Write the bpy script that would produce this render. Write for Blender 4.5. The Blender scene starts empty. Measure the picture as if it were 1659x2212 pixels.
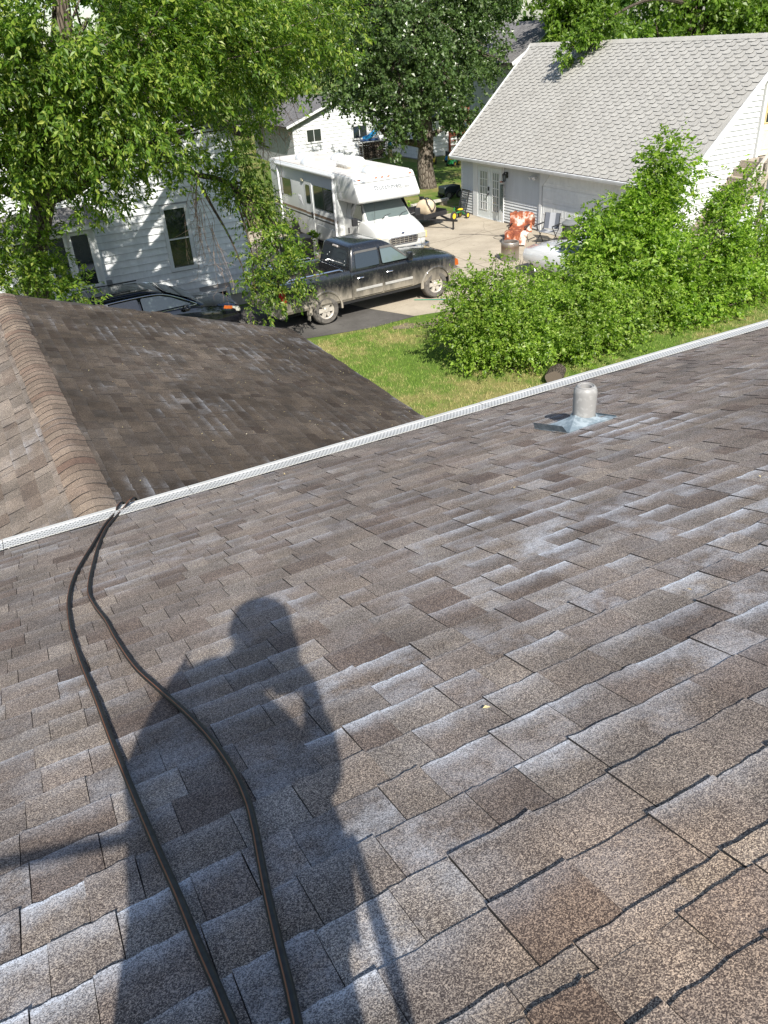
import bpy, bmesh, math, random
import numpy as np
from math import sin, cos, pi, radians, sqrt, atan2
from mathutils import Matrix, Vector
RND = random.Random(7)
RS = np.random.RandomState(11)
SC = bpy.context.scene
COL = SC.collection
# ---------------------------------------------------------------- camera
CAMH = 6.75
FPX, CX0, CY0 = 1702.1, 829.5, 1106.0
_p, _r, _y = radians(31.116), radians(-4.254), radians(25.875)
_fh = np.array([sin(_y), cos(_y), 0]); _rt = np.array([cos(_y), -sin(_y), 0]); _up = np.array([0, 0, 1.0])
FW = _fh*cos(_p) - _up*sin(_p); _dn = -_fh*sin(_p) - _up*cos(_p)
CXV = _rt*cos(_r) - _dn*sin(_r); CYV = _rt*sin(_r) + _dn*cos(_r)
cam_d = bpy.data.cameras.new('camera'); cam = bpy.data.objects.new('camera', cam_d); COL.objects.link(cam)
cam_d.sensor_fit = 'HORIZONTAL'; cam_d.sensor_width = 36; cam_d.lens = 36*FPX/1659
cam_d.clip_start = 0.02; cam_d.clip_end = 2000
cam.matrix_world = Matrix(((CXV[0], -CYV[0], -FW[0], 0), (CXV[1], -CYV[1], -FW[1], 0), (CXV[2], -CYV[2], -FW[2], CAMH), (0, 0, 0, 1)))
SC.camera = cam
# ---------------------------------------------------------------- light
SUN_D = Vector((0.2001, 0.7221, -0.6622))          # direction the light travels
SUN_EL = math.asin(0.6622); SUN_AZ = atan2(-0.2001, -0.7221)   # azimuth of the sun itself
wd = bpy.data.worlds.new('World'); SC.world = wd; wd.use_nodes = True
wn = wd.node_tree; wn.nodes.clear()
sky = wn.nodes.new('ShaderNodeTexSky'); sky.sky_type = 'NISHITA'; sky.sun_disc = False
sky.sun_elevation = SUN_EL; sky.sun_rotation = SUN_AZ; sky.air_density = 1.0; sky.dust_density = 1.2
bgn = wn.nodes.new('ShaderNodeBackground'); bgn.inputs['Strength'].default_value = 0.105
wo = wn.nodes.new('ShaderNodeOutputWorld')
wn.links.new(sky.outputs[0], bgn.inputs[0]); wn.links.new(bgn.outputs[0], wo.inputs[0])
sl = bpy.data.lights.new('sun', 'SUN'); sl.energy = 4.6; sl.angle = radians(0.53); sl.color = (1.0, 0.955, 0.88)
so = bpy.data.objects.new('sun', sl); COL.objects.link(so); so.location = (-6, -20, 30)
so.rotation_euler = SUN_D.to_track_quat('-Z', 'Y').to_euler()
SC.view_settings.view_transform = 'Standard'; SC.view_settings.look = 'None'
SC.view_settings.gamma = 1; SC.view_settings.exposure = 0.82; SC.view_settings.use_curve_mapping = False
SC.render.engine = 'CYCLES'
SC.cycles.use_denoising = True; SC.cycles.denoiser = 'OPENIMAGEDENOISE'; SC.cycles.denoising_input_passes = 'RGB_ALBEDO_NORMAL'; SC.cycles.denoising_prefilter = 'NONE'; SC.cycles.use_adaptive_sampling = False
SC.cycles.max_bounces = 6; SC.cycles.transparent_max_bounces = 6; SC.cycles.caustics_reflective = False; SC.cycles.caustics_refractive = False
SC.render.film_transparent = False

# ---------------------------------------------------------------- helpers
def ray(px, py): return CXV*(px-CX0) + CYV*(py-CY0) + FW*FPX
def at(px, py, y):                       # the point of the sight line that lies at world depth y
    r = ray(px, py); return np.array([0, 0, CAMH]) + r*(y/r[1])
def onz(px, py, z=0.0):
    r = ray(px, py); return np.array([0, 0, CAMH]) + r*((z-CAMH)/r[2])

def thing(name, label, cat, loc=(0, 0, 0), rz=0.0, group=None, kind=None):
    o = bpy.data.objects.new(name, None); COL.objects.link(o)
    o.location = loc; o.rotation_euler = (0, 0, rz); o.empty_display_size = 0.1
    tag(o, label, cat, group, kind); return o
def tag(o, label=None, cat=None, group=None, kind=None):
    if label: o['label'] = label
    if cat: o['category'] = cat
    if group: o['group'] = group
    if kind: o['kind'] = kind
    return o
def rootof(o):
    while o.parent: o = o.parent
    return o
def mk(name, me, m=None, parent=None):
    o = bpy.data.objects.new(name, me); COL.objects.link(o)
    if m is not None and not me.materials: me.materials.append(m)
    if parent is not None: o.parent = parent
    return o
def rot3(rx=0, ry=0, rz=0):
    return np.array((Matrix.Rotation(rz, 3, 'Z') @ Matrix.Rotation(ry, 3, 'Y') @ Matrix.Rotation(rx, 3, 'X')))

class MB:
    def __init__(s): s.v = []; s.f = []
    def add(s, vs, fs):
        n = len(s.v); s.v += [tuple(map(float, q)) for q in vs]; s.f += [tuple(i+n for i in q) for q in fs]; return s
    def bx(s, x0, x1, y0, y1, z0, z1, M=None):
        vs = [(x, y, z) for z in (z0, z1) for y in (y0, y1) for x in (x0, x1)]
        if M is not None: vs = [M @ Vector(q) for q in vs]
        return s.add(vs, [(0, 2, 3, 1), (4, 5, 7, 6), (0, 1, 5, 4), (2, 6, 7, 3), (0, 4, 6, 2), (1, 3, 7, 5)])
    def bar(s, a, b, w, h=None, up=(0, 0, 1)):
        h = w if h is None else h
        a = Vector(a); b = Vector(b); d = (b-a).normalized(); u = Vector(up)
        if abs(d.dot(u)) > .98: u = Vector((0, 1, 0))
        r = d.cross(u).normalized()*w/2; u = r.cross(d).normalized()*h/2
        vs = [p+sx*r+su*u for p in (a, b) for sx, su in ((-1, -1), (1, -1), (1, 1), (-1, 1))]
        return s.add(vs, [(3, 2, 1, 0), (4, 5, 6, 7), (0, 1, 5, 4), (1, 2, 6, 5), (2, 3, 7, 6), (3, 0, 4, 7)])
    def tube(s, pts, r, n=6, cap=True):
        pts = [Vector(p) for p in pts]; m = len(pts)
        rr = r if hasattr(r, '__len__') else [r]*m
        rings = []; pu = None
        for i, p in enumerate(pts):
            d = (pts[min(i+1, m-1)]-pts[max(i-1, 0)]); d = d.normalized() if d.length > 1e-9 else Vector((0, 0, 1))
            if pu is None:
                pu = Vector((0, 0, 1)) if abs(d.z) < .9 else Vector((1, 0, 0))
            x = d.cross(pu).normalized(); pu = x.cross(d).normalized()
            rings.append([p + (x*cos(2*pi*k/n)+pu*sin(2*pi*k/n))*rr[i] for k in range(n)])
        return s.loft(rings, True, cap)
    def loft(s, rings, closed=True, cap=True):
        n = len(rings[0]); vs = [q for r in rings for q in r]; fs = []
        for i in range(len(rings)-1):
            for k in range(n if closed else n-1):
                a = i*n+k; b = i*n+(k+1) % n; fs.append((a, b, b+n, a+n))
        if cap and closed:
            fs.append(tuple(range(n))[::-1]); fs.append(tuple((len(rings)-1)*n+k for k in range(n)))
        return s.add(vs, fs)
    def lathe(s, prof, c=(0, 0, 0), n=20, axis='z', cap=True):
        c = Vector(c); rings = []
        for r, h in prof:
            ring = []
            for k in range(n):
                a = 2*pi*k/n; x, y = r*cos(a), r*sin(a)
                q = (x, y, h) if axis == 'z' else ((x, h, y) if axis == 'y' else (h, x, y))
                ring.append(c+Vector(q))
            rings.append(ring)
        return s.loft(rings, True, cap)
    def prism(s, poly, d0, d1, axis='y'):
        def q(a, b, d): return (a, d, b) if axis == 'y' else ((d, a, b) if axis == 'x' else (a, b, d))
        n = len(poly)
        vs = [q(a, b, d0) for a, b in poly] + [q(a, b, d1) for a, b in poly]
        return s.add(vs, [tuple(range(n)), tuple(range(2*n-1, n-1, -1))] + [(i, i+n, (i+1) % n+n, (i+1) % n) for i in range(n)])
    def ball(s, c, r, n=10, m=7):
        r = r if hasattr(r, '__len__') else (r, r, r)
        rings = [[(c[0]+r[0]*sin(t)*cos(2*pi*k/n), c[1]+r[1]*sin(t)*sin(2*pi*k/n), c[2]+r[2]*cos(t)) for k in range(n)] for t in [max(.02, min(pi-.02, pi*i/m)) for i in range(m+1)]]
        return s.loft(rings)
    def xf(s, M):
        s.v = [tuple(M @ Vector(q)) for q in s.v]; return s
    def build(s, name, m, parent=None, smooth=False, bevel=0.0, world=False, seg=2, ang=40):
        me = bpy.data.meshes.new(name)
        v = s.v
        if world and parent is not None:
            L = rootof(parent).location; v = [(a-L.x, b-L.y, c-L.z) for a, b, c in v]
        me.from_pydata(v, [], s.f)
        bm = bmesh.new(); bm.from_mesh(me)
        bmesh.ops.recalc_face_normals(bm, faces=bm.faces)
        if bevel:
            eds = [e for e in bm.edges if len(e.link_faces) == 2 and e.calc_face_angle(0) > radians(30)]
            bmesh.ops.bevel(bm, geom=eds, offset=bevel, segments=seg, profile=.5, affect='EDGES', clamp_overlap=True)
        if smooth:
            for fc in bm.faces: fc.smooth = True
        bm.to_mesh(me); bm.free()
        if smooth: me.set_sharp_from_angle(angle=radians(ang))
        return mk(name, me, m, parent)

def np_mesh(name, V, F, uv=None, smooth=False):
    V = np.asarray(V, np.float32); F = np.asarray(F, np.int32); k = F.shape[1]
    me = bpy.data.meshes.new(name); me.vertices.add(len(V)); me.vertices.foreach_set('co', V.ravel())
    me.loops.add(F.size); me.loops.foreach_set('vertex_index', F.ravel())
    me.polygons.add(len(F)); me.polygons.foreach_set('loop_start', np.arange(0, F.size, k, dtype=np.int32))
    me.polygons.foreach_set('loop_total', np.full(len(F), k, np.int32))
    me.polygons.foreach_set('use_smooth', np.full(len(F), bool(smooth)))
    me.update(calc_edges=True)
    if uv is not None:
        ul = me.uv_layers.new(name='UVMap'); ul.data.foreach_set('uv', np.asarray(uv, np.float32)[F.ravel()].ravel())
    return me
def copy_tree(o, parent=None):
    c = o.copy(); COL.objects.link(c); c.parent = parent
    for ch in [q for q in o.children]: copy_tree(ch, c)
    return c
def cut(o, cutters):
    for c in cutters:
        md = o.modifiers.new('b', 'BOOLEAN'); md.operation = 'DIFFERENCE'; md.solver = 'EXACT'; md.object = c
    dg = bpy.context.evaluated_depsgraph_get(); me = bpy.data.meshes.new_from_object(o.evaluated_get(dg))
    o.modifiers.clear(); old = o.data; o.data = me; bpy.data.meshes.remove(old)
    for c in cutters:
        d = c.data; bpy.data.objects.remove(c); bpy.data.meshes.remove(d)
    return o
def subsurf(o, lv=1):
    md = o.modifiers.new('s', 'SUBSURF'); md.levels = lv; md.render_levels = lv
    dg = bpy.context.evaluated_depsgraph_get(); me = bpy.data.meshes.new_from_object(o.evaluated_get(dg))
    o.modifiers.clear(); o.data = me
    me.polygons.foreach_set('use_smooth', np.ones(len(me.polygons), bool)); return o

# ---------------------------------------------------------------- materials
class G:                                    # tiny node-graph writer
    def __init__(s, name):
        s.m = bpy.data.materials.new(name); s.m.use_nodes = True; s.t = s.m.node_tree; s.t.nodes.clear()
        s.out = s.t.nodes.new('ShaderNodeOutputMaterial')
    def n(s, typ, ins=None, **kw):
        nd = s.t.nodes.new('ShaderNode'+typ)
        for k, v in kw.items(): setattr(nd, k, v)
        for k, v in (ins or {}).items(): s.set(nd, k, v)
        return nd
    def set(s, nd, k, v):
        i = nd.inputs[k]
        if isinstance(v, bpy.types.NodeSocket): s.t.links.new(v, i)
        elif isinstance(v, (tuple, list)) and len(v) == 3 and i.type == 'RGBA': i.default_value = (*v, 1)
        else: i.default_value = v
    def math(s, op, a, b=0.0, c=0.0, clamp=False):
        nd = s.n('Math', {0: a, 1: b, 2: c}, operation=op); nd.use_clamp = clamp; return nd.outputs[0]
    def mix(s, f, a, b, blend='MIX'):
        nd = s.n('Mix', data_type='RGBA', blend_type=blend)
        s.set(nd, 0, f); s.set(nd, 6, a); s.set(nd, 7, b); return nd.outputs[2]
    def ramp(s, f, stops, interp='LINEAR'):
        nd = s.n('ValToRGB', {0: f}); cr = nd.color_ramp; cr.interpolation = interp
        while len(cr.elements) < len(stops): cr.elements.new(.5)
        for e, (p, c) in zip(cr.elements, stops):
            e.position = p; e.color = (*c, 1) if hasattr(c, '__len__') else (c, c, c, 1)
        return nd.outputs[0]
    def mr(s, v, a, b, c=0.0, d=1.0, smooth=True):
        nd = s.n('MapRange', {0: v, 1: a, 2: b, 3: c, 4: d}, interpolation_type='SMOOTHSTEP' if smooth else 'LINEAR'); return nd.outputs[0]
    def pos(s): return s.n('NewGeometry').outputs['Position']
    def obj(s): return s.n('TexCoord').outputs['Object']
    def noise(s, vec, sc, det=3.0, rough=.5, out=0):
        return s.n('TexNoise', {'Vector': vec, 'Scale': sc, 'Detail': det, 'Roughness': rough}).outputs[out]
    def rnd(s):                              # one number for each piece, separate object or island of a joined mesh
        a = s.n('ObjectInfo').outputs['Random']; b = s.n('NewGeometry').outputs['Random Per Island']
        return s.math('FRACT', s.math('MULTIPLY_ADD', a, 7.31, b))
    def bump(s, h, st=.3, dist=.01): return s.n('Bump', {'Height': h, 'Strength': st, 'Distance': dist}).outputs[0]
    def pbr(s, **kw):
        names = {'base': 'Base Color', 'rough': 'Roughness', 'metal': 'Metallic', 'normal': 'Normal', 'coat': 'Coat Weight', 'coat_rough': 'Coat Roughness', 'spec': 'Specular IOR Level', 'trans': 'Transmission Weight', 'emit': 'Emission Color', 'emit_s': 'Emission Strength', 'alpha': 'Alpha', 'ior': 'IOR', 'sheen': 'Sheen Weight'}
        b = s.n('BsdfPrincipled', {names[k]: v for k, v in kw.items()})
        s.t.links.new(b.outputs[0], s.out.inputs[0]); return s.m
    def sep(s, vec, i): return s.n('SeparateXYZ', {0: vec}).outputs[i]

def plain(name, c, rough=.5, metal=0.0, var=.12, sc=6.0, bump=0.0, bsc=60.0, coat=0.0, spec=.5):
    g = G(name); p = g.obj(); nz = g.noise(p, sc, 4, .6)
    f = g.mr(nz, .25, .75, 1-var, 1+var*.6)
    base = g.mix(1.0, tuple(c), g.n('CombineColor', {0: f, 1: f, 2: f}).outputs[0], 'MULTIPLY')
    kw = dict(base=base, rough=g.mr(g.noise(p, sc*2.3, 3), .3, .7, max(0, rough-.07), min(1, rough+.07)), metal=metal, coat=coat, spec=spec)
    if bump: kw['normal'] = g.bump(g.noise(p, bsc, 3), bump, .004)
    return g.pbr(**kw)

def shingle_mat(name, stops, white=.0, wpatch=(.5, .62), mottle=None, gran=600.0, contrast=1.0, spots=(), tan=(), blot=1.0):
    g = G(name); p = g.pos(); r = g.rnd()
    base = g.ramp(r, stops)
    # granules: light and dark mineral chips
    vo = g.n('TexVoronoi', {'Vector': p, 'Scale': gran}); cc = g.sep(vo.outputs['Color'], 0)
    vo2 = g.n('TexVoronoi', {'Vector': p, 'Scale': gran*.6}); c2 = g.sep(vo2.outputs['Color'], 1)
    gr = g.math('ADD', g.math('MULTIPLY', cc, .8), g.math('MULTIPLY', c2, .2))
    gran_c = g.ramp(gr, [(0.0, (.2, .18, .18)), (.45, (.55, .5, .48)), (.62, (1.2, 1.14, 1.06)), (1.0, (2.7, 2.55, 2.25))])
    base = g.mix(min(1.0, contrast), base, gran_c, 'MULTIPLY')
    blot = g.mr(g.noise(p, 3.1, 4, .6), .3, .72, 1-.26*blot, 1+.2*blot)
    base = g.mix(1.0, base, g.n('CombineColor', {0: blot, 1: blot, 2: blot}).outputs[0], 'MULTIPLY')
    if mottle:                                # darker areas from noise, own outline
        k = g.mr(g.noise(p, mottle[0], 5, .62), mottle[1], mottle[2])
        base = g.mix(g.math('MULTIPLY', k, mottle[3]), base, mottle[4], 'MULTIPLY')
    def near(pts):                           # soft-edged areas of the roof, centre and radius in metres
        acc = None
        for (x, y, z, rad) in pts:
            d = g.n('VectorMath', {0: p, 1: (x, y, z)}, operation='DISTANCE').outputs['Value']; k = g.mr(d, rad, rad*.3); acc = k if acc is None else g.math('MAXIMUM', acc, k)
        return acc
    if tan:
        base = g.mix(g.math('MULTIPLY', near(tan), g.mr(g.noise(p, 4, 4, .6), .25, .6, .5, 1)), base, (1.3, 1.2, 1.06), 'MULTIPLY')
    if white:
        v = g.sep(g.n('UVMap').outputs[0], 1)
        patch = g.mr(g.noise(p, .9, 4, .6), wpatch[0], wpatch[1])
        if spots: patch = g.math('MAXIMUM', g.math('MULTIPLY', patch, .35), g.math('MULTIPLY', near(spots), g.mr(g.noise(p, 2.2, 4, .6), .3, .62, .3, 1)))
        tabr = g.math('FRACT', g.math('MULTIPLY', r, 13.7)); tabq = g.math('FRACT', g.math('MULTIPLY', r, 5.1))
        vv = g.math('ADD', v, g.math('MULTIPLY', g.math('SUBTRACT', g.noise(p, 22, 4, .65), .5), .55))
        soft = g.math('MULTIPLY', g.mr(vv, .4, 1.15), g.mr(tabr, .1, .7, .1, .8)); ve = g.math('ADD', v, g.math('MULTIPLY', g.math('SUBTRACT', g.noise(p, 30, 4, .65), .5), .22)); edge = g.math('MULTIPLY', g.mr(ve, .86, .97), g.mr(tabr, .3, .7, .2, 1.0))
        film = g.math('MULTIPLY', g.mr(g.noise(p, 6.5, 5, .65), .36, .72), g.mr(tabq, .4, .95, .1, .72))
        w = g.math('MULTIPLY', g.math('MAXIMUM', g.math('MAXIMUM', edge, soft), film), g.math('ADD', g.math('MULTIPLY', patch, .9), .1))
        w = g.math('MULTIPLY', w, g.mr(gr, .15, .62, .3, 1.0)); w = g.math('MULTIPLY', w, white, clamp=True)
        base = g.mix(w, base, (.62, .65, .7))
    nz_ = g.sep(g.n('NewGeometry').outputs['True Normal'], 2); base = g.mix(g.mr(nz_, .5, .35), base, (.04, .036, .034))   # cut edges show bare asphalt
    nrm = g.bump(g.math('ADD', gr, g.math('MULTIPLY', g.noise(p, 60, 2), .5)), .55, .0022)
    return g.pbr(base=base, rough=.93, normal=nrm, spec=.25)

M = {}
def roofpt(px, py, rad):                       # a spot on the near roof, from the camera survey
    n = np.array([0, 1/3, 1.0]); o = np.array([0, 0, CAMH]); r = CXV*(px-CX0)+CYV*(py-CY0)+FW*FPX
    q = o+r*((CAMH-1.0-n@o)/(n@r)); return (float(q[0]), float(q[1]), float(q[2]), rad)
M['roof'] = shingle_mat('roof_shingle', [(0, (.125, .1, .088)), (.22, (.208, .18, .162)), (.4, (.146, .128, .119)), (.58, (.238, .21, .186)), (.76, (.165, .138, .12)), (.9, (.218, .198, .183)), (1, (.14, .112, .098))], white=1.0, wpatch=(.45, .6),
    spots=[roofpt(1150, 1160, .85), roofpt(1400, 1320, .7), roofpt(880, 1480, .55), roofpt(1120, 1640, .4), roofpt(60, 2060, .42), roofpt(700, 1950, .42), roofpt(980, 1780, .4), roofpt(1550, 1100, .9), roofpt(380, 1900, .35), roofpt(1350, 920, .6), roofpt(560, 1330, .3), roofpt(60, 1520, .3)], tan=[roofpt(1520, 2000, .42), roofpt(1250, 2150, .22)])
M['wing'] = shingle_mat('wing_shingle', [(0, (.07, .056, .047)), (.25, (.122, .103, .087)), (.5, (.084, .073, .064)), (.75, (.142, .12, .1)), (1, (.093, .077, .064))], white=.4, wpatch=(.5, .68), mottle=(.28, .36, .6, .9, (.45, .42, .38)))
M['wing_left'] = shingle_mat('wing_shingle_pale', [(0, (.125, .102, .087)), (.35, (.2, .172, .148)), (.6, (.145, .128, .113)), (1, (.225, .197, .172))], white=.4, wpatch=(.5, .66))
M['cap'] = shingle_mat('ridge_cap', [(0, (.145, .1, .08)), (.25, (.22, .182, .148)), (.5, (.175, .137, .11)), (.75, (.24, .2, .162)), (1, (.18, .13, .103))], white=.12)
M['garage_shingle'] = shingle_mat('garage_shingle', [(0, (.345, .338, .315)), (.5, (.365, .358, .335)), (1, (.385, .378, .352))], gran=150.0, contrast=.25, blot=.25, mottle=(.5, .45, .7, .25, (.86, .84, .8)))
M['grey_shingle'] = shingle_mat('grey_shingle', [(0, (.13, .13, .135)), (1, (.19, .19, .195))], gran=60.0, contrast=.5)
M['deck_dark'] = plain('roof_underlay', (.045, .038, .034), .95)

def siding_mat(name, c, dirt=.25):
    g = G(name); p = g.pos()
    nz = g.noise(p, .8, 4, .6); st = g.noise(g.n('Mapping', {'Vector': p, 'Scale': (2.5, 2.5, .35)}).outputs[0], 3, 4, .65)
    f = g.math('MULTIPLY', g.mr(nz, .3, .7, 1-dirt*.3, 1.0), g.mr(st, .35, .7, 1-dirt*.35, 1.0))
    base = g.mix(1.0, tuple(c), g.n('CombineColor', {0: f, 1: f, 2: g.math('MULTIPLY', f, .985)}).outputs[0], 'MULTIPLY')
    return g.pbr(base=base, rough=.45, normal=g.bump(g.noise(p, 40, 2), .06, .003))
M['siding'] = siding_mat('white_vinyl_siding', (.6, .61, .61))
M['siding_b'] = siding_mat('white_painted_siding', (.72, .74, .75), .4)
M['trim'] = siding_mat('white_trim', (.66, .67, .67), .2)
M['white_metal'] = plain('white_aluminium', (.75, .76, .76), .4, var=.1, sc=4)

def leaf_mat(name, stops, transl=.42, rough=.42, gloss=.5):
    g = G(name); r = g.n('NewGeometry').outputs['Random Per Island']
    base = g.ramp(r, stops)
    big = g.mr(g.noise(g.pos(), .9, 2), .3, .7, .8, 1.15)
    base = g.mix(1.0, base, g.n('CombineColor', {0: big, 1: big, 2: big}).outputs[0], 'MULTIPLY')
    b = g.n('BsdfPrincipled', {'Base Color': base, 'Roughness': rough, 'Specular IOR Level': gloss})
    t = g.n('BsdfTranslucent', {'Color': g.mix(1.0, base, (1.25, 1.45, .45), 'MULTIPLY')})
    mx = g.n('MixShader', {0: transl, 1: b.outputs[0], 2: t.outputs[0]})
    g.t.links.new(mx.outputs[0], g.out.inputs[0]); return g.m
M['leaf_ash'] = leaf_mat('ash_leaf', [(0, (.05, .105, .012)), (.4, (.1, .185, .02)), (.75, (.19, .28, .032)), (1, (.36, .41, .09))], .5)
M['leaf_cotton'] = leaf_mat('cottonwood_leaf', [(0, (.045, .085, .024)), (.6, (.08, .135, .034)), (.92, (.12, .18, .055)), (1, (.24, .28, .17))], .38, .32, .6)
M['leaf_bush'] = leaf_mat('shrub_leaf', [(0, (.09, .16, .02)), (.4, (.18, .29, .032)), (.85, (.29, .41, .05)), (1, (.42, .48, .16))], .5)
M['leaf_elder'] = leaf_mat('box_elder_leaf', [(0, (.08, .155, .016)), (.4, (.17, .29, .026)), (.85, (.28, .41, .045)), (1, (.38, .47, .1))], .5)
M['leaf_far'] = leaf_mat('far_leaf', [(0, (.05, .11, .022)), (.6, (.085, .17, .03)), (1, (.15, .25, .05))], .45)
M['leaf_far_b'] = leaf_mat('far_leaf_yellow', [(0, (.075, .14, .016)), (.6, (.13, .225, .024)), (1, (.22, .31, .05))], .48)
M['leaf_spruce'] = leaf_mat('spruce_needle', [(0, (.06, .09, .05)), (1, (.13, .165, .1))], .15)
def bark_mat(name, a, b, sc=14):
    g = G(name); p = g.n('Mapping', {'Vector': g.obj(), 'Scale': (1, 1, .22)}).outputs[0]
    n1 = g.noise(p, sc, 5, .65); w = g.n('TexVoronoi', {'Vector': p, 'Scale': sc*1.1}, feature='DISTANCE_TO_EDGE').outputs[0]
    h = g.math('ADD', g.mr(w, 0, .25), g.math('MULTIPLY', n1, .6))
    return g.pbr(base=g.mix(g.mr(h, .35, 1.2), a, b), rough=.95, normal=g.bump(h, .9, .03), spec=.2)
M['bark'] = bark_mat('bark', (.07, .055, .042), (.21, .18, .145))
M['bark_dark'] = bark_mat('bark_dark', (.05, .04, .03), (.13, .105, .08))
M['twig'] = plain('dry_twig', (.27, .19, .14), .9, var=.3)
M['black_plastic'] = plain('black_plastic', (.02, .02, .022), .45)
M['rubber'] = plain('rubber', (.035, .033, .031), .85, bump=.4, bsc=40)
M['chrome'] = plain('chrome', (.75, .76, .78), .16, 1.0, var=.08)
M['steel'] = plain('steel', (.45, .45, .46), .45, .9)
M['galv'] = plain('galvanised_steel', (.46, .5, .53), .42, .45, var=.3, sc=16)
def glass_mat(name, c=(.02, .025, .028), rough=.06):
    g = G(name); return g.pbr(base=c, rough=rough, spec=.8, coat=.6, coat_rough=.03)
M['glass'] = glass_mat('dark_glass'); M['glass_pale'] = glass_mat('pale_glass', (.1, .13, .13), .08)
# ================================================================ the house we stand on
house = thing('house', 'house under the camera with brown shingled roof and lower gabled wing', 'house', (2, -1, 0))
def frame(o, x, y):                        # 4x4 of a roof plane: origin, along the course, down the slope
    x = Vector(x).normalized(); y = Vector(y).normalized(); z = x.cross(y)
    return Matrix(((x.x, y.x, z.x, o[0]), (x.y, y.y, z.y, o[1]), (x.z, y.z, z.z, o[2]), (0, 0, 0, 1)))
def shingle_arrays(w, ex, h, rs, nseg=6, jag=.0022, lift=0.0, back=.035):
    xs = np.linspace(0, w, nseg+1); e = ex + rs.normal(0, jag, nseg+1)
    e += rs.normal(0, jag*.9)
    lf = h + lift*np.abs(np.linspace(-1, 1, nseg+1))**2 + rs.normal(0, .0005, nseg+1)
    top0 = np.c_[xs, np.full(nseg+1, -back), np.full(nseg+1, -.0005)]
    top1 = np.c_[xs, np.full(nseg+1, ex*.62), .0004+lf*.6]
    top2 = np.c_[xs, e, lf]
    bot = np.c_[xs, e-.001, np.full(nseg+1, -.003)]
    V = np.r_[top0, top1, top2, bot]; n = nseg+1; F = []
    for r in range(3):
        for k in range(nseg): F.append((r*n+k, r*n+k+1, (r+1)*n+k+1, (r+1)*n+k))
    V = np.r_[V, [[0, -back, -.004], [w, -back, -.004]]]; a, b = len(V)-2, len(V)-1
    F += [(0, n, 2*n, a), (a, 2*n, 3*n, a), (nseg, b, 2*n+nseg, n+nseg), (b, 3*n+nseg, 2*n+nseg, b)]
    uv = np.c_[V[:, 0]/w, np.clip(V[:, 1]/ex, 0, 1)]
    return V, F, uv
def tri(F):
    out = []
    for q in F:
        q = list(dict.fromkeys(q))
        if len(q) == 3: out.append(tuple(q))
        elif len(q) == 4: out += [(q[0], q[1], q[2]), (q[0], q[2], q[3])]
    return out
def lay_shingles(parent, Mx, courses, x0, x1, m, near, count, rs, hi=.0098, lo=.005, keep=None, jag=.0022, lift=0.0, wr=(.11, .31), names=('shingle', 'shingle_field'), gap=.003):
    """courses: list of (butt distance down the slope, exposure).  The nearest `count` become objects, the others one field."""
    pieces = []
    for ci, (sb, ex) in enumerate(courses):
        x = x0 - rs.uniform(0, .3); hiN = rs.rand() < .5
        while x < x1:
            w = rs.uniform(*wr); w = round(w/.02)*.02
            if keep is None or keep(x, x+w, sb, ex): pieces.append((x, w, sb, ex, hiN))
            x += w; hiN = (not hiN) if rs.rand() < .8 else hiN
    L = rootof(parent).location
    Mn = np.array(Mx)
    def cen(p): q = Mn @ np.array([p[0]+p[1]/2, p[2]-p[3]/2, 0, 1]); return q[:3]
    near = np.array(near); pieces.sort(key=lambda p: np.linalg.norm(cen(p)-near))
    cache = {}; Ml = Matrix.Translation(-L) @ Mx
    fv, ff, fu, off = [], [], [], 0
    for i, (x, w, sb, ex, hN) in enumerate(pieces):
        h = hi if hN else lo
        if i < count:
            key = (w, round(ex, 3), hN, rs.randint(3))
            if key not in cache:
                V, F, uv = shingle_arrays(w-gap, ex, h, rs, jag=jag, lift=lift)
                cache[key] = np_mesh('shingle', V, tri(F), uv); cache[key].materials.append(m)
            o = mk(names[0], cache[key], None, parent)
            o.matrix_local = Ml @ Matrix.Translation((x, sb-ex, rs.uniform(0, .0012))) @ Matrix.Rotation(rs.normal(0, .004), 4, 'Z')
        else:
            V, F, uv = shingle_arrays(w-gap*1.3, ex, h, rs, 3, jag, lift)
            V = V + [x, sb-ex, rs.uniform(0, .0012)]
            T_ = tri(F); fv.append(V); ff.append(np.array(T_)+off); fu.append(uv); off += len(V)
    if fv:
        V = np.concatenate(fv); V = V @ np.array(Ml)[:3, :3].T + np.array(Ml)[:3, 3]
        me = np_mesh(names[1], V, np.concatenate(ff), np.concatenate(fu)); o = mk(names[1], me, m, parent); o['kind'] = 'stuff'
PITCH = 1/3; CS = 1/sqrt(1+PITCH**2); ROOF0 = CAMH-1.0
EAVE_Y = 4.84; RIDGE_Y = -1.55
def roofz(y): return ROOF0 - PITCH*y
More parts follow.
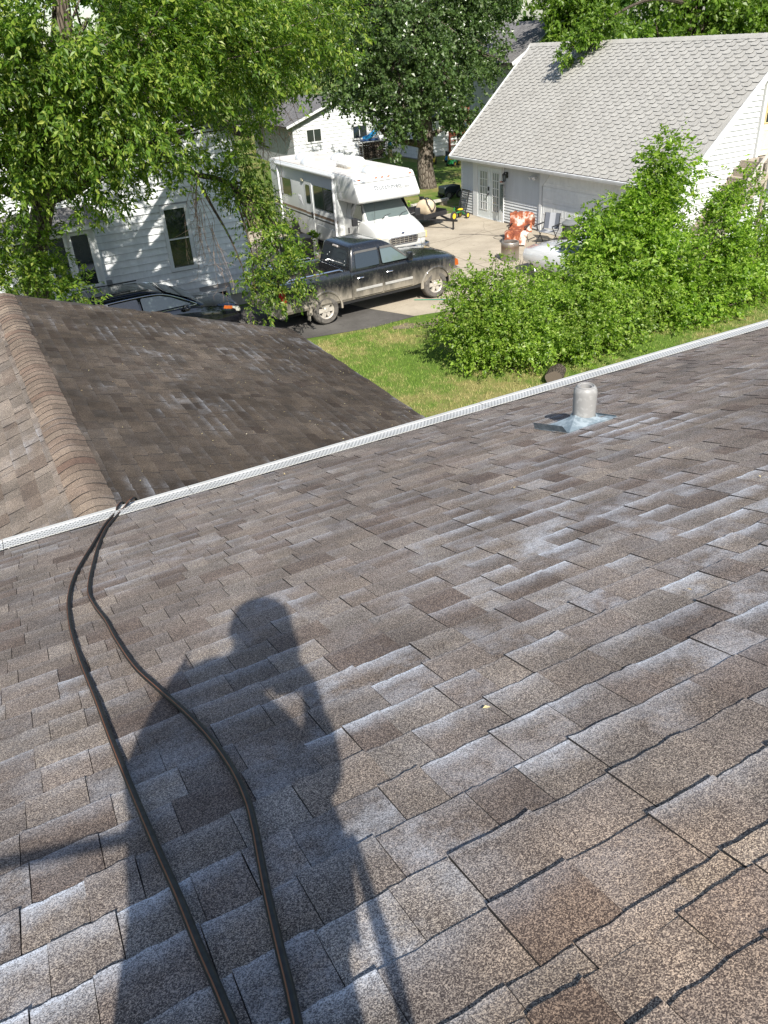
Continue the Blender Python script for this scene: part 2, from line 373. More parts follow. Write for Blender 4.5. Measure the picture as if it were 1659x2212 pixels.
# deck and back slope
mb = MB(); XL, XR = -5.2, 11.0
zr_, ze_ = roofz(RIDGE_Y)-.006, roofz(EAVE_Y)-.006
mb.prism([(RIDGE_Y, zr_), (EAVE_Y, ze_), (EAVE_Y, ze_-.12), (RIDGE_Y, zr_-.14), (RIDGE_Y-5.0, zr_-.14-5*PITCH), (RIDGE_Y-5.0, zr_-5*PITCH)], XL, XR, 'x')
roof = mb.build('roof', M['deck_dark'], house, world=True)
roof['label'] = 'brown architectural shingle roof falling towards the gutter'
MAIN = frame((0, 0, ROOF0), (1, 0, 0), (0, 1, -PITCH))
cs = [(.509+.1415*k, .1415) for k in range(0, 33)] + [(.456, .09), (.36, .1415), (.2185, .1415), (.077, .1415)]
cs = [c for c in cs if c[0] < EAVE_Y/CS+.02]
RS2 = np.random.RandomState(5)
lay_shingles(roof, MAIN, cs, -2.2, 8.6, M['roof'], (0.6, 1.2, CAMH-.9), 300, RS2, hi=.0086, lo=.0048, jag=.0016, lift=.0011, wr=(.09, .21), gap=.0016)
# upper courses behind the camera and the far slope, coarse
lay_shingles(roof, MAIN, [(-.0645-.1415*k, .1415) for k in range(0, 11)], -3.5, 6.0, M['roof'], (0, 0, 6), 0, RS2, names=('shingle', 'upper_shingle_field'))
mb = MB(); mb.tube([(XL, RIDGE_Y, zr_+.012), (XR, RIDGE_Y, zr_+.012)], .07, 8); mb.build('ridge_roll', M['cap'], roof, world=True)
# walls under the main roof
wl = MB(); wl.bx(-4.9, 10.7, RIDGE_Y-4.6, 4.38, 0.0, 4.05); wl.build('wall', M['siding_b'], house, world=True)

# ---- the wing: ridge along y
WX, WZ, WEX, WEZ, WY1 = .31, 3.90, 4.66, 2.45, 12.82
mb = MB()
mb.prism([(WX, WZ-.006), (WEX, WEZ-.006), (WEX, WEZ-.11), (WX, WZ-.13), (2*WX-WEX, WEZ-.11), (2*WX-WEX, WEZ-.006)], 4.3, WY1, 'y')
wroof = mb.build('wing_roof', M['deck_dark'], house, world=True); wroof['label'] = 'lower gabled roof with dark brown shingles and reddish ridge caps'
SLW = sqrt((WEX-WX)**2+(WZ-WEZ)**2)
# right slope: across = -y so that the normal points up
FR = frame((WX, WY1, WZ), (0, -1, 0), (WEX-WX, 0, WEZ-WZ))
RS3 = np.random.RandomState(9)
cw = [(SLW+.012-.1415*k, .1415) for k in range(0, 32)]
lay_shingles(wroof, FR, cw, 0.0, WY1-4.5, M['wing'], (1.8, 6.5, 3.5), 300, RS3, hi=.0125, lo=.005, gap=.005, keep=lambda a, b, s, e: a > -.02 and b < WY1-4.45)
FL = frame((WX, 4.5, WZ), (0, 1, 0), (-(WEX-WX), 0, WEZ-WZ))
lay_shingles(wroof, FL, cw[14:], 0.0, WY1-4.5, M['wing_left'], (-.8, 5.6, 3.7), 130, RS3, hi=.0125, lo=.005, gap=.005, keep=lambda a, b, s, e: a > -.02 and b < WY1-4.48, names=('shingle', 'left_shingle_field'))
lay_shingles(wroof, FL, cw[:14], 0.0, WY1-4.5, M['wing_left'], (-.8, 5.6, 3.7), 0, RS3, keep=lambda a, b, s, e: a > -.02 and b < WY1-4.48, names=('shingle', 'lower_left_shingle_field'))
# ridge caps
L0 = house.location; capm = []
for k in range(4):
    V, F = [], []; hw = .155; T = (WZ-WEZ)/(WEX-WX)
    prof = [(-hw, -hw*T+.006), (-.1, -.1*T+.014), (-.05, -.05*T+.0135), (0, .006), (.05, -.05*T+.0135), (.1, -.1*T+.014), (hw, -hw*T+.006)]
    jj = RS3.normal(0, .0025, 7)
    for (yy, dz) in ((.2, .001), (.07, .0045), (0, .0085), (.001, -.004)):
        V += [(px_, yy+(jj[i] if yy < .01 else 0), pz_+dz) for i, (px_, pz_) in enumerate(prof)]
    F = [(r*7+i, r*7+i+1, r*7+8+i, r*7+7+i) for r in range(3) for i in range(6)]
    uv = [(q[0], 1-min(1, max(0, q[1]/.138))) for q in V]
    me = np_mesh('ridge_cap', V, tri(F), uv); me.materials.append(M['cap']); capm.append(me)
y = 4.42; k = 0
while y < WY1-.13:
    o = mk('ridge_cap', capm[k % 4 if k % 3 else RS3.randint(4)], None, wroof); o.location = Vector((WX+RS3.normal(0, .004), y, WZ))-L0
    o.rotation_euler = (0, RS3.normal(0, .012), RS3.normal(0, .012)); y += .136; k += 1
# trim: drip edges, fascia, gable wall
mb = MB(); mb.bx(WEX-.012, WEX+.012, 4.4, WY1+.01, WEZ-.12, WEZ+.002); mb.build('drip_edge', plain('brown_drip_edge', (.055, .042, .036), .5), wroof, world=True)
mb = MB()
for sx in (1, -1):
    mb.bar((WX, WY1-.012, WZ-.11), (WX+sx*(WEX-WX), WY1-.012, WEZ-.11), .022, .12, (0, 0, 1))
mb.build('rake_board', M['trim'], wroof, world=True)
mb = MB(); mb.bx(2*WX-WEX+.35, WEX-.35, 4.4, WY1-.3, 0, 2.42); mb.prism([(2*WX-WEX+.35, 2.42), (WEX-.35, 2.42), (WX, WZ-.15)], 4.45, WY1-.3, 'y')
mb.build('wing_wall', M['siding_b'], house, world=True)

# ---- gutter with perforated guard
ge = EAVE_Y; gz = roofz(EAVE_Y)
mb = MB()
prof = [(ge+.005, gz-.015), (ge+.005, gz-.125), (ge+.075, gz-.13), (ge+.095, gz-.07), (ge+.125, gz-.045), (ge+.13, gz-.012), (ge+.122, gz-.012), (ge+.117, gz-.04), (ge+.085, gz-.066), (ge+.07, gz-.12), (ge+.012, gz-.118), (ge+.012, gz-.015)]
mb.prism(prof, XL, XR, 'x'); gutter = mb.build('gutter', M['white_metal'], house, world=True)
gutter['label'] = 'white metal gutter with perforated guard along the main eave'
g = G('perforated_guard'); p = g.pos(); X, Y = g.sep(p, 0), g.sep(p, 1)
dots = g.math('MULTIPLY', g.math('SINE', g.math('MULTIPLY', X, 2*pi/.03)), g.math('SINE', g.math('MULTIPLY', Y, 2*pi/.045)))
dm = g.math('MULTIPLY', g.mr(dots, .15, .5), g.math('MULTIPLY', g.mr(Y, ge-.05, ge-.045), g.mr(Y, ge+.088, ge+.084)))
ln = g.mr(g.math('ABSOLUTE', g.math('SUBTRACT', Y, ge+.1)), .002, .0035, 1, 0)
bc = g.mix(g.math('MAXIMUM', g.math('MULTIPLY', dm, .85), g.math('MULTIPLY', ln, .6)), g.mix(g.mr(g.noise(p, 2.2, 4), .4, .75, 0, .5), (.5, .5, .48), (.33, .33, .31)), (.09, .09, .09))
M['guard'] = g.pbr(base=bc, rough=.5, metal=0.0)
x = XL
while x < XR-.1:
    w = min(1.22, XR-x); gap = .05 if abs(x+w-.42) < .62 else 0
    mb = MB(); prof = [(ge-.028, gz+.024), (ge+.04, gz+.012), (ge+.095, gz+.006), (ge+.1, gz+.011), (ge+.128, gz+.008), (ge+.136, gz-.014), (ge+.132, gz-.016), (ge+.124, gz+.003), (ge+.096, gz+.001), (ge+.04, gz+.006), (ge-.028, gz+.018)]
    mb.prism(prof, x+.002, x+w-.002, 'x')
    o = mb.build('guard_panel', M['guard'], gutter, world=True); o.location.z = RND.uniform(-.001, .002); x += w

# ---- vent pipe
VP = Vector((3.10, 3.45, roofz(3.45)))
vent = thing('vent_pipe', 'grey painted plumbing vent pipe with peeling paint in galvanised flashing on roof', 'vent pipe', VP)
g = G('peeling_pipe_paint'); p = g.obj()
st = g.noise(g.n('Mapping', {'Vector': p, 'Scale': (1, 1, .45)}).outputs[0], 26, 5, .7)
dirx = g.math('ADD', g.math('MULTIPLY', g.sep(p, 0), 5.2), g.math('MULTIPLY', g.sep(p, 2), -.9))
k = g.mr(g.math('ADD', st, dirx), .62, .82)
M['pipe'] = g.pbr(base=g.mix(k, g.mix(g.mr(g.noise(p, 30, 4), .5, .75), (.25, .245, .235), (.34, .335, .32)), g.mix(g.noise(p, 90, 2), (.05, .035, .028), (.2, .17, .15))), rough=.5)
mb = MB(); mb.lathe([(.069, -.03), (.072, .2), (.07, .222), (.063, .24), (.053, .247), (.045, .249), (.043, .244), (.035, .244), (.033, .22), (.032, .15)], n=28, cap=False); pipe = mb.build('pipe', M['pipe'], vent, True)
mb = MB(); mb.lathe([(.055, .2485), (.05, .2525), (.046, .2505)], n=28, cap=False); mb.build('rim', M['pipe'], pipe, True)
mb = MB(); mb.lathe([(.0325, .19), (.02, .19), (.001, .192)], n=20, cap=False); mb.build('hole_shade', plain('pipe_hole_shade', (.03, .03, .03), .8), pipe)  # black disc inside the pipe paints the darkness of its hole
sl_ = -PITCH
def pz(x, y): return sl_*y
mb = MB()
def fq(x, y, h): return (x, y, pz(x, y)+h)
A_, B_, C_2, D_ = (-.27, -.17), (.17, -.155), (.23, .2), (-.23, .26)
for h0, h1 in ((.004, .010),):                  # base sheet with thickness
    lo_ = [fq(*q, h0) for q in (A_, B_, C_2, D_)]; up_ = [fq(*q, h1) for q in (A_, B_, C_2, D_)]
    mb.add(lo_+up_, [(3, 2, 1, 0), (4, 5, 6, 7), (0, 1, 5, 4), (1, 2, 6, 5), (2, 3, 7, 6), (3, 0, 4, 7)])
ap = (-.075, .0, .085)                          # folded hump whose crease runs to the near corner
mb.add([fq(*A_, .012), fq(.11, -.145, .012), fq(.13, .13, .012), fq(-.22, .2, .012), ap], [(0, 1, 4), (1, 2, 4), (2, 3, 4), (3, 0, 4)])
mb.add([fq(-.272, -.15, .012), fq(-.29, -.12, .06), fq(-.262, .23, .065), fq(-.235, .25, .012)], [(0, 1, 2, 3)])   # lifted flap
mb.add([fq(.16, -.15, .011), fq(.225, .19, .011), fq(.222, .19, .022), fq(.157, -.15, .022)], [(0, 1, 2, 3)])
g = G('flashing_metal'); p = g.obj(); nz = g.noise(p, 14, 4, .7)
M['flash'] = g.pbr(base=g.mix(g.mr(nz, .42, .62), (.2, .25, .28), (.36, .42, .45)), rough=.55, metal=.2)
mb.xf(Matrix.Scale(.88, 4)); mb.build('flashing', M['flash'], vent)
mb = MB(); mb.lathe([(.08, .02), (.083, .05), (.077, .058), (.071, .056)], n=28, cap=False); mb.build('collar', M['flash'], vent, True)

# ---- black hoses lying on the roof
def onroof(px, py, h):
    n = np.array([0, PITCH, 1.0]); o = np.array([0, 0, CAMH]); r = ray(px, py)
    return o + r*((ROOF0+h*1.054 - n@o)/(n@r))
def spline(P, per=8):
    P = [np.array(p, float) for p in P]; P = [2*P[0]-P[1]] + P + [2*P[-1]-P[-2]]; out = []
    for i in range(1, len(P)-2):
        for t in np.linspace(0, 1, per, endpoint=False):
            a, b, c, d = P[i-1:i+3]
            out.append(.5*((2*b)+(-a+c)*t+(2*a-5*b+4*c-d)*t*t+(-a+3*b-3*c+d)*t**3))
    out.append(P[-2]); return out
def hose(path, label, up, dx):
    pts = [onroof(px, py, .018) for px, py in path]
    e = pts[0]
    end = [np.array([e[0]+.10+dx, EAVE_Y+.24, e[2]-.75]), np.array([e[0]+.10+dx, EAVE_Y+.22, e[2]-.3]), np.array([e[0]+.08+dx, EAVE_Y+.17, e[2]-.02]), np.array([e[0]+.03+dx, EAVE_Y+.07, roofz(EAVE_Y)+.04+up])]
    last = pts[-1]; d = pts[-1]-pts[-2]; d /= np.linalg.norm(d)
    q = last + d*.35; q2 = np.array([q[0]+.25, q[1]-.6, 0])
    for a in (q, q2): a[2] = roofz(a[1])+.02
    pts = spline(end + pts + [q, q2], 7)
    c = np.mean(pts, axis=0); root = thing('hose', label, 'hose', (c[0], c[1], roofz(c[1])), group='two black hoses crossing the roof')
    mb = MB(); mb.tube(pts, .0084, 10); body = mb.build('tube', M['hose'], root, True, world=True)
    st = []
    for i, p_ in enumerate(pts):
        t = pts[min(i+1, len(pts)-1)]-pts[max(i-1, 0)]; t /= np.linalg.norm(t); side = np.cross(t, [0, 0, 1]); side /= np.linalg.norm(side)
        u = np.cross(side, t); st.append(p_ - side*.0038*(1 if t[1] < 0 else -1)*-1 + u*.0077)
    mb = MB(); mb.tube(st, .0013, 5); mb.build('stripe', M['hose_stripe'], root, True, world=True)
M['hose'] = plain('black_hose_rubber', (.007, .007, .008), .55, var=.3, sc=25)
M['hose_stripe'] = plain('orange_stripe', (.2, .075, .035), .6)
hose([(250, 1108), (228, 1132), (205, 1170), (166, 1235), (149, 1290), (152, 1350), (172, 1420), (208, 1510), (235, 1582), (268, 1665), (300, 1742), (340, 1835), (385, 1935), (428, 2040), (468, 2130), (502, 2212)], 'black hose with orange stripe, the left strand bowing out on the roof', 0, 0)
hose([(262, 1105), (234, 1135), (216, 1170), (201, 1220), (192, 1275), (205, 1308), (230, 1342), (252, 1382), (292, 1440), (342, 1487), (400, 1538), (452, 1592), (502, 1662), (534, 1730), (550, 1790), (560, 1842), (577, 1930), (602, 2040), (624, 2130), (642, 2212)], 'black hose with orange stripe, the right strand curving through the shadow', .014, .05)
# ================================================================ ground
def sheet(name, poly, z, m, kind='structure', label=None, cat=None):
    me = bpy.data.meshes.new(name); me.from_pydata([(x, y, z) for x, y in poly], [], [tuple(range(len(poly)))]); o = mk(name, me, m); o['kind'] = kind
    if label: tag(o, label, cat)
    return o
g = G('lawn_ground'); p = g.pos()
n1 = g.noise(p, .35, 4, .6); n2 = g.noise(p, 2.2, 4, .65); n3 = g.noise(p, 40, 3, .7)
dry = g.mr(g.math('ADD', g.math('MULTIPLY', n1, .6), g.math('MULTIPLY', n2, .4)), .45, .62)
c = g.mix(dry, g.mix(n3, (.05, .095, .015), (.14, .215, .036)), g.mix(n3, (.15, .145, .045), (.31, .265, .11)))
M['lawn'] = g.pbr(base=c, rough=.95, normal=g.bump(n3, .8, .03), spec=.15)
sheet('ground', [(-300, -300), (400, -300), (400, 500), (-300, 500)], 0, M['lawn'], label='lawn and yard ground reaching out behind the houses')
def slab_mat(name, a, b, crack=.5, sc=1.0, mottle=(.5, .4, .3)):
    g = G(name); p = g.pos(); n1 = g.noise(p, .7*sc, 5, .65); n2 = g.noise(p, 6*sc, 4, .7); n3 = g.noise(p, 120, 2)
    c = g.mix(g.mr(n1, .3, .7), a, b); c = g.mix(g.mr(n2, .55, .75, 0, .55), c, tuple(q*.6 for q in a))
    f = g.mr(n3, .2, .8, .82, 1.15); c = g.mix(1.0, c, g.n('CombineColor', {0: f, 1: f, 2: f}).outputs[0], 'MULTIPLY')
    w = g.n('TexVoronoi', {'Vector': g.mix(.12, p, g.noise(p, 1.5, 3, .5, 1)), 'Scale': .33}, feature='DISTANCE_TO_EDGE').outputs[0]
    c = g.mix(g.mr(w, .002, .007, crack, 0), c, (.09, .08, .065))
    return g.pbr(base=c, rough=.9, normal=g.bump(n3, .3, .004), spec=.2)
M['concrete'] = slab_mat('driveway_concrete', (.33, .285, .22), (.44, .385, .3), .28)
M['asphalt'] = slab_mat('old_asphalt', (.075, .07, .064), (.125, .117, .108), .3)
M['dirt'] = slab_mat('bare_dirt', (.11, .085, .06), (.2, .16, .115), 0, 2.0)
M['road'] = slab_mat('street_asphalt', (.2, .19, .18), (.28, .27, .25), .1)
sheet('driveway', [(9.9, 20.3), (10.55, 18.9), (13.5, 18.3), (19.52, 17.5), (19.52, 30.35), (16.6, 30.6), (15.9, 31.4), (15.5, 33.5), (7.6, 33.5), (7.6, 22.9), (9.0, 22.7)], .006, M['concrete'], label='tan concrete driveway in front of the garage')
sheet('asphalt_apron', [(-4, 17.2), (5.2, 18.9), (7.3, 19.05), (9.2, 18.72), (10.55, 18.86), (9.85, 20.35), (9.1, 22.8), (7.4, 23.1), (-4, 23.1)], .010, M['asphalt'], label='dark old asphalt strip under the pickup and the black car')
rs = np.random.RandomState(3)
def blob(cx, cy, rx, ry, n=22, j=.16): return [(cx+rx*cos(2*pi*k/n)*(1+rs.normal(0, j)), cy+ry*sin(2*pi*k/n)*(1+rs.normal(0, j))) for k in range(n)]
sheet('dirt_patch', blob(11.6, 18.05, 1.5, .42), .013, M['dirt'], label='bare dirt between the driveway edge and the lawn')
sheet('dirt_patch', blob(9.9, 18.3, .35, .2), .013, M['dirt'], label='small bare dirt spot in the lawn beside the asphalt')
sheet('dirt_patch', blob(18.0, 31.0, 1.5, .55), .010, M['dirt'], label='bare dirt behind the trailer beside the far lawn')
sheet('street', [(-60, 70), (140, 84), (140, 92), (-60, 78)], .006, M['road'], label='street beyond the back yards')
# driveway joints
jm = plain('expansion_joint', (.13, .11, .085), .95)
dj = MB()
for a, b in (((10.2, 22.2), (19.5, 22.6)), ((10.0, 26.0), (19.5, 26.3)), ((14.9, 18.2), (15.2, 31.0))): dj.bar((a[0], a[1], .008), (b[0], b[1], .008), .018, .003)
o = dj.build('driveway_joint', jm); o['kind'] = 'structure'

# grass blades on the lawn that is near enough to show them
def blades(poly_fn, n, rs, h=(.03, .075)):
    X = []
    while len(X) < n:
        q = rs.rand(n, 2)*[16.5, 13]+[4.3, 6.0]; q = q[poly_fn(q[:, 0], q[:, 1])]; X += list(q)
    X = np.array(X[:n]); k = rs.uniform(h[0], h[1], n); a = rs.rand(n)*2*pi; w = rs.uniform(.004, .008, n)
    dx, dy = np.cos(a)*w, np.sin(a)*w; lx, ly = rs.normal(0, .025, n), rs.normal(0, .025, n)
    V = np.empty((n, 3, 3)); V[:, 0] = np.c_[X[:, 0]-dx, X[:, 1]-dy, np.zeros(n)]; V[:, 1] = np.c_[X[:, 0]+dx, X[:, 1]+dy, np.zeros(n)]; V[:, 2] = np.c_[X[:, 0]+lx, X[:, 1]+ly, k]
    return np_mesh('grass', V.reshape(-1, 3), np.arange(3*n).reshape(-1, 3))
g = G('grass_blade'); r = g.n('NewGeometry').outputs['Random Per Island']; p = g.pos()
dry = g.mr(g.math('ADD', g.math('ADD', g.math('MULTIPLY', g.noise(p, .35, 4, .6), .6), g.math('MULTIPLY', g.noise(p, 2.2, 4, .65), .4)), g.math('MULTIPLY', g.math('SUBTRACT', r, .5), .12)), .44, .62)
M['grass'] = g.pbr(base=g.mix(dry, g.ramp(r, [(0, (.09, .17, .02)), (.6, (.15, .245, .034)), (1, (.22, .29, .06))]), g.ramp(r, [(0, (.2, .2, .06)), (1, (.42, .36, .16))])), rough=.7, spec=.2)
def lawn_ok(x, y): return (x > 4.8) & (y < 18.75-.0*x) & ~((x > 10.2) & (y > 17.75-(x-10.2)*.03)) & ~((x < 7.2) & (y > 18.6))
gr = mk('lawn_grass', blades(lawn_ok, 130000, np.random.RandomState(21)), M['grass']); tag(gr, 'short sunlit grass of the lawn between wing and shrubs', 'grass', kind='stuff')

M['shade_backing'] = plain('shade_line_backing', (.3, .3, .3), .9)  # grey put behind the board gaps to stand in for lap shadow lines
# ================================================================ siding helper
def wedge(name, m):
    V = [(0, 0, .09), (1, 0, .09), (1, -.034, .09), (0, -.034, .09), (0, 0, 1), (1, 0, 1), (1, -.001, 1), (0, -.001, 1)]
    me = bpy.data.meshes.new(name); me.from_pydata(V, [], [(0, 3, 2, 1), (4, 5, 6, 7), (3, 7, 6, 2), (0, 4, 7, 3), (1, 2, 6, 5), (0, 1, 5, 4)]); me.materials.append(m); return me
WEDGE = {}
def siding(parent, axis, const, a0, a1, z0, z1, ex, m, openings=(), lim=None, name='siding_board'):
    """boards on a wall facing -y (axis 'y') or -x (axis 'x'); lim(z) narrows the run on a gable"""
    me = WEDGE.setdefault(m.name, wedge(name, m)); L = rootof(parent).location; z = z0; n = 0
    while z < z1-.02:
        h = min(ex, z1-z); lo, hi = (a0, a1) if lim is None else lim(z+h*.75)
        runs = [(lo, hi)]
        for (p0, p1, q0, q1) in openings:
            if z+h*.5 > q0 and z+h*.5 < q1:
                nr = []
                for s, e in runs:
                    if p1 <= s or p0 >= e: nr.append((s, e)); continue
                    if p0 > s: nr.append((s, p0))
                    if p1 < e: nr.append((p1, e))
                runs = nr
        for s, e in runs:
            if e-s < .04: continue
            o = mk(name, me, None, parent); o.scale = (e-s, 1, h+.004)
            if axis == 'y': o.location = Vector((s, const, z))-L
            else: o.location = Vector((const, e, z))-L; o.rotation_euler = (0, 0, -pi/2)
            n += 1
        z += h
    return n
def window(parent, axis, const, a0, a1, z0, z1, m, fr=.07, bars_v=(), bars_h=(), name='window', out=.045, gl=None, label=None):
    mb = MB()
    def bx(p0, p1, q0, q1, d0, d1, b):
        if axis == 'y': b.bx(p0, p1, const-d1, const-d0, q0, q1)
        else: b.bx(const-d1, const-d0, p0, p1, q0, q1)
    gm = MB(); bx(a0, a1, z0, z1, -.02, .008, gm)
    w = gm.build(name, gl or M['glass'], parent, world=True)
    if label: w['label'] = label
    for p0, p1, q0, q1 in ((a0-fr, a1+fr, z1, z1+fr), (a0-fr, a1+fr, z0-fr, z0), (a0-fr, a0, z0, z1), (a1, a1+fr, z0, z1)): bx(p0, p1, q0, q1, -.01, out, mb)
    for v in bars_v: bx(v-.015, v+.015, z0, z1, .004, out*.7, mb)
    for v in bars_h: bx(a0, a1, v-.018, v+.018, .004, out*.72, mb)
    mb.build('frame', M['trim'], w, world=True)
    return w

# ================================================================ white garage on the right
GX0, GX1, GXR, GY0, GY1, GEZ, GRZ = 19.15, 27.21, 23.18, 17.95, 30.55, 2.30, 6.05
gar = thing('garage', 'white garage with pale grey shingle roof, glazed double doors and outside stairs', 'garage', (23.2, 24.2, 0))
gt = (GRZ-GEZ)/(GXR-GX0); WXF = 19.5
mb = MB(); mb.prism([(GX0, GEZ-.008), (GXR, GRZ-.008), (GX1, GEZ-.008), (GX1, GEZ-.16), (GXR, GRZ-.17), (GX0, GEZ-.16)], GY0, GY1, 'y')
groof = mb.build('roof', M['garage_shingle'], gar, world=True); groof['label'] = 'steep pale grey roof of notched shingles'
FG = frame((GXR, GY1, GRZ), (0, -1, 0), (GX0-GXR, 0, GEZ-GRZ))
FG = frame((GXR, GY0, GRZ), (0, 1, 0), (GX0-GXR, 0, GEZ-GRZ))
SG = sqrt((GXR-GX0)**2+(GRZ-GEZ)**2)
def notch_tab(w, ex, rs):                     # wide tab with slanted shoulders, raised on the course
    h = .014
    pl = [(0, -.01), (w, -.01), (w, ex*.7), (w-.035, ex), (.035, ex), (0, ex*.7)]
    V = [(a, b, .002+h*max(0, b)/ex) for a, b in pl]+[(a, b, -.004) for a, b in pl]; n = len(pl)
    F = [(0, i, i+1) for i in range(1, n-1)] + [(i, (i+1) % n, (i+1) % n+n) for i in range(n)] + [(i, (i+1) % n+n, i+n) for i in range(n)]
    return np.array(V), F
rs = np.random.RandomState(8); tabs = []; exg = .146; per = .43
nrow = int(SG/exg)
for r_ in range(nrow+1):
    sb = SG+.02-exg*r_
    if sb < exg*.7: continue
    x = -.43+((r_*.5+.12*rs.rand()) % 1)*per
    while x < GY1-GY0-.05:
        if x > .02 and x+.3 < GY1-GY0: tabs.append((x+rs.uniform(-.03, .03), sb))
        x += per
Ml = Matrix.Translation(-gar.location) @ FG; Mn = np.array(Ml)
tabs.sort(key=lambda t: (Vector((FG @ Vector((t[0], t[1], 0))))-Vector((0, 0, CAMH))).length)
tv = [notch_tab(w_, exg, rs) for w_ in (.25, .27, .29)]
tmesh = []
for V, F in tv: me = np_mesh('shingle', V, F); me.materials.append(M['garage_shingle']); tmesh.append(me)
fv, ff, off = [], [], 0
for i, (x, sb) in enumerate(tabs):
    if i < 300:
        o = mk('shingle', tmesh[i % 3], None, groof); o.matrix_local = Ml @ Matrix.Translation((x, sb-exg, 0))
    else:
        V, F = tv[i % 3]; V = V+[x, sb-exg, 0]; fv.append(V); ff.append(np.array(F)+off); off += len(V)
V = np.concatenate(fv) @ Mn[:3, :3].T + Mn[:3, 3]
o = mk('shingle_field', np_mesh('shingle_field', V, np.concatenate(ff)), M['garage_shingle'], groof); o['kind'] = 'stuff'
y = GY0
while y < GY1-.05:
    mb = MB(); tt = gt*.13
    pr = [(-.13, -tt), (-.06, -.06*gt+.012), (0, .012), (.06, -.06*gt+.012), (.13, -tt)]
    mb.loft([[(GXR+a, y+dy, GRZ+.014+b+dz) for a, b in pr] for dy, dz in ((-.02, 0), (.235, .012), (.2355, -.01))], False, False)
    mb.build('ridge_cap', M['garage_shingle'], groof, world=True); y += .24
# walls
mb = MB(); mb.bx(WXF, 26.86, 18.25, 30.25, 0, GEZ-.02)
zt = GEZ-.02
mb.prism([(WXF, zt), (26.86, zt), (GXR, zt+(GXR-WXF)*gt)], 18.25, 30.25, 'y')
gwall = mb.build('wall', M['shade_backing'], gar, world=True)
FD = (27.2, 29.35, 0, 2.13); GD = (19.6, 24.75, 0, 2.2)
siding(gwall, 'x', WXF, 18.25, 30.25, .06, GEZ-.05, .108, M['siding'], [FD, (GD[0]-.13, GD[1]+.12, 0, 2.25)])
siding(gwall, 'y', 18.25, 19.5, 26.86, .06, 5.5, .148, M['siding'], [(22.45, 23.6, 2.77, 4.9)], lim=lambda z: (19.5, 26.86) if z < zt else (19.5+(z-zt)/gt+.1, 26.86-(z-zt)/gt-.1))
for q in (30.17, 18.22): MB().bx(WXF-.03, WXF+.06, q, q+.1, 0, GEZ-.05).build('corner_board', M['trim'], gwall, world=True)
# eave: soffit, fascia gutter, rake boards
mb = MB(); mb.bx(GX0+.05, WXF, GY0+.02, GY1-.02, GEZ-.185, GEZ-.165); mb.build('soffit', M['trim'], groof, world=True)
mb = MB(); mb.prism([(GX0-.1, GEZ-.03), (GX0+.02, GEZ-.03), (GX0+.02, GEZ-.15), (GX0-.06, GEZ-.15), (GX0-.09, GEZ-.08)], GY0, GY1, 'y'); mb.build('gutter', M['white_metal'], groof, world=True)
for yy, nm in ((GY0-.02, 'rake_board'), (GY1+.02, 'rake_board')):
    mb = MB()
    mb.bar((GX0-.03, yy, GEZ-.09), (GXR, yy, GRZ-.09), .04, .18); mb.bar((GX1+.03, yy, GEZ-.09), (GXR, yy, GRZ-.09), .04, .18)
    mb.build(nm, M['trim'], groof, world=True)
mb = MB(); mb.bar((GX0+.3, 18.12, GEZ+.05), (GXR, 18.12, GRZ-.22), .3, .02, (-gt, 0, 1)); mb.build('rake_soffit', M['trim'], groof, world=True)
# french doors
def gridded_door(y0, y1, z0, z1, parent, m, handle_y):
    mb = MB(); mb.bx(WXF-.045, WXF+.01, y0, y1, z0, z1); d = mb.build('door', m, parent, bevel=.004, world=True)
    gy0, gy1, gz0, gz1 = y0+.17, y1-.17, z0+.3, z1-.17
    mb = MB(); mb.bx(WXF-.05, WXF-.046, gy0, gy1, gz0, gz1); mb.build('pane', M['curtain_glass'], d, world=True)
    mb = MB()
    for i in range(4): yy = gy0+(gy1-gy0)*i/3; mb.bx(WXF-.062, WXF-.0505, yy-.012, yy+.012, gz0, gz1)
    for i in range(6): zz = gz0+(gz1-gz0)*i/5; mb.bx(WXF-.0615, WXF-.051, gy0-.012, gy1+.012, zz-.012, zz+.012)
    mb.build('muntin', M['trim'], d, world=True)
    if handle_y is not None:
        mb = MB(); mb.lathe([(.03, 0), (.03, -.05), (.018, -.07), (.032, -.09), (.001, -.1)], (WXF-.045, handle_y, .98), 12, 'x'); mb.bx(WXF-.075, WXF-.04, handle_y-.035, handle_y+.035, 1.1, 1.25); mb.build('handle', M['black_plastic'], d, world=True)
g = G('curtained_glass'); p = g.pos(); w = g.noise(g.n('Mapping', {'Vector': p, 'Scale': (1, 9, .3)}).outputs[0], 2.0, 3)
M['curtain_glass'] = g.pbr(base=g.mix(g.mr(w, .35, .65), (.13, .15, .16), (.36, .38, .38)), rough=.1, coat=.8)
M['door_white'] = plain('door_paint', (.6, .64, .63), .4, var=.06)
gridded_door(28.12, 28.98, .04, 1.98, gwall, M['door_white'], 28.2)
gridded_door(27.32, 28.1, .04, 1.98, gwall, M['door_white'], None)
mb = MB(); mb.bx(WXF-.06, WXF+.02, 28.99, 29.33, 0, 2.12); mb.bx(WXF-.06, WXF+.02, 27.17, 27.31, 0, 2.12); mb.bx(WXF-.06, WXF+.02, 27.31, 28.99, 1.99, 2.12); mb.bx(WXF-.09, WXF+.01, 27.3, 29.0, .0, .035)
mb.build('door_frame', M['trim'], gwall, world=True)
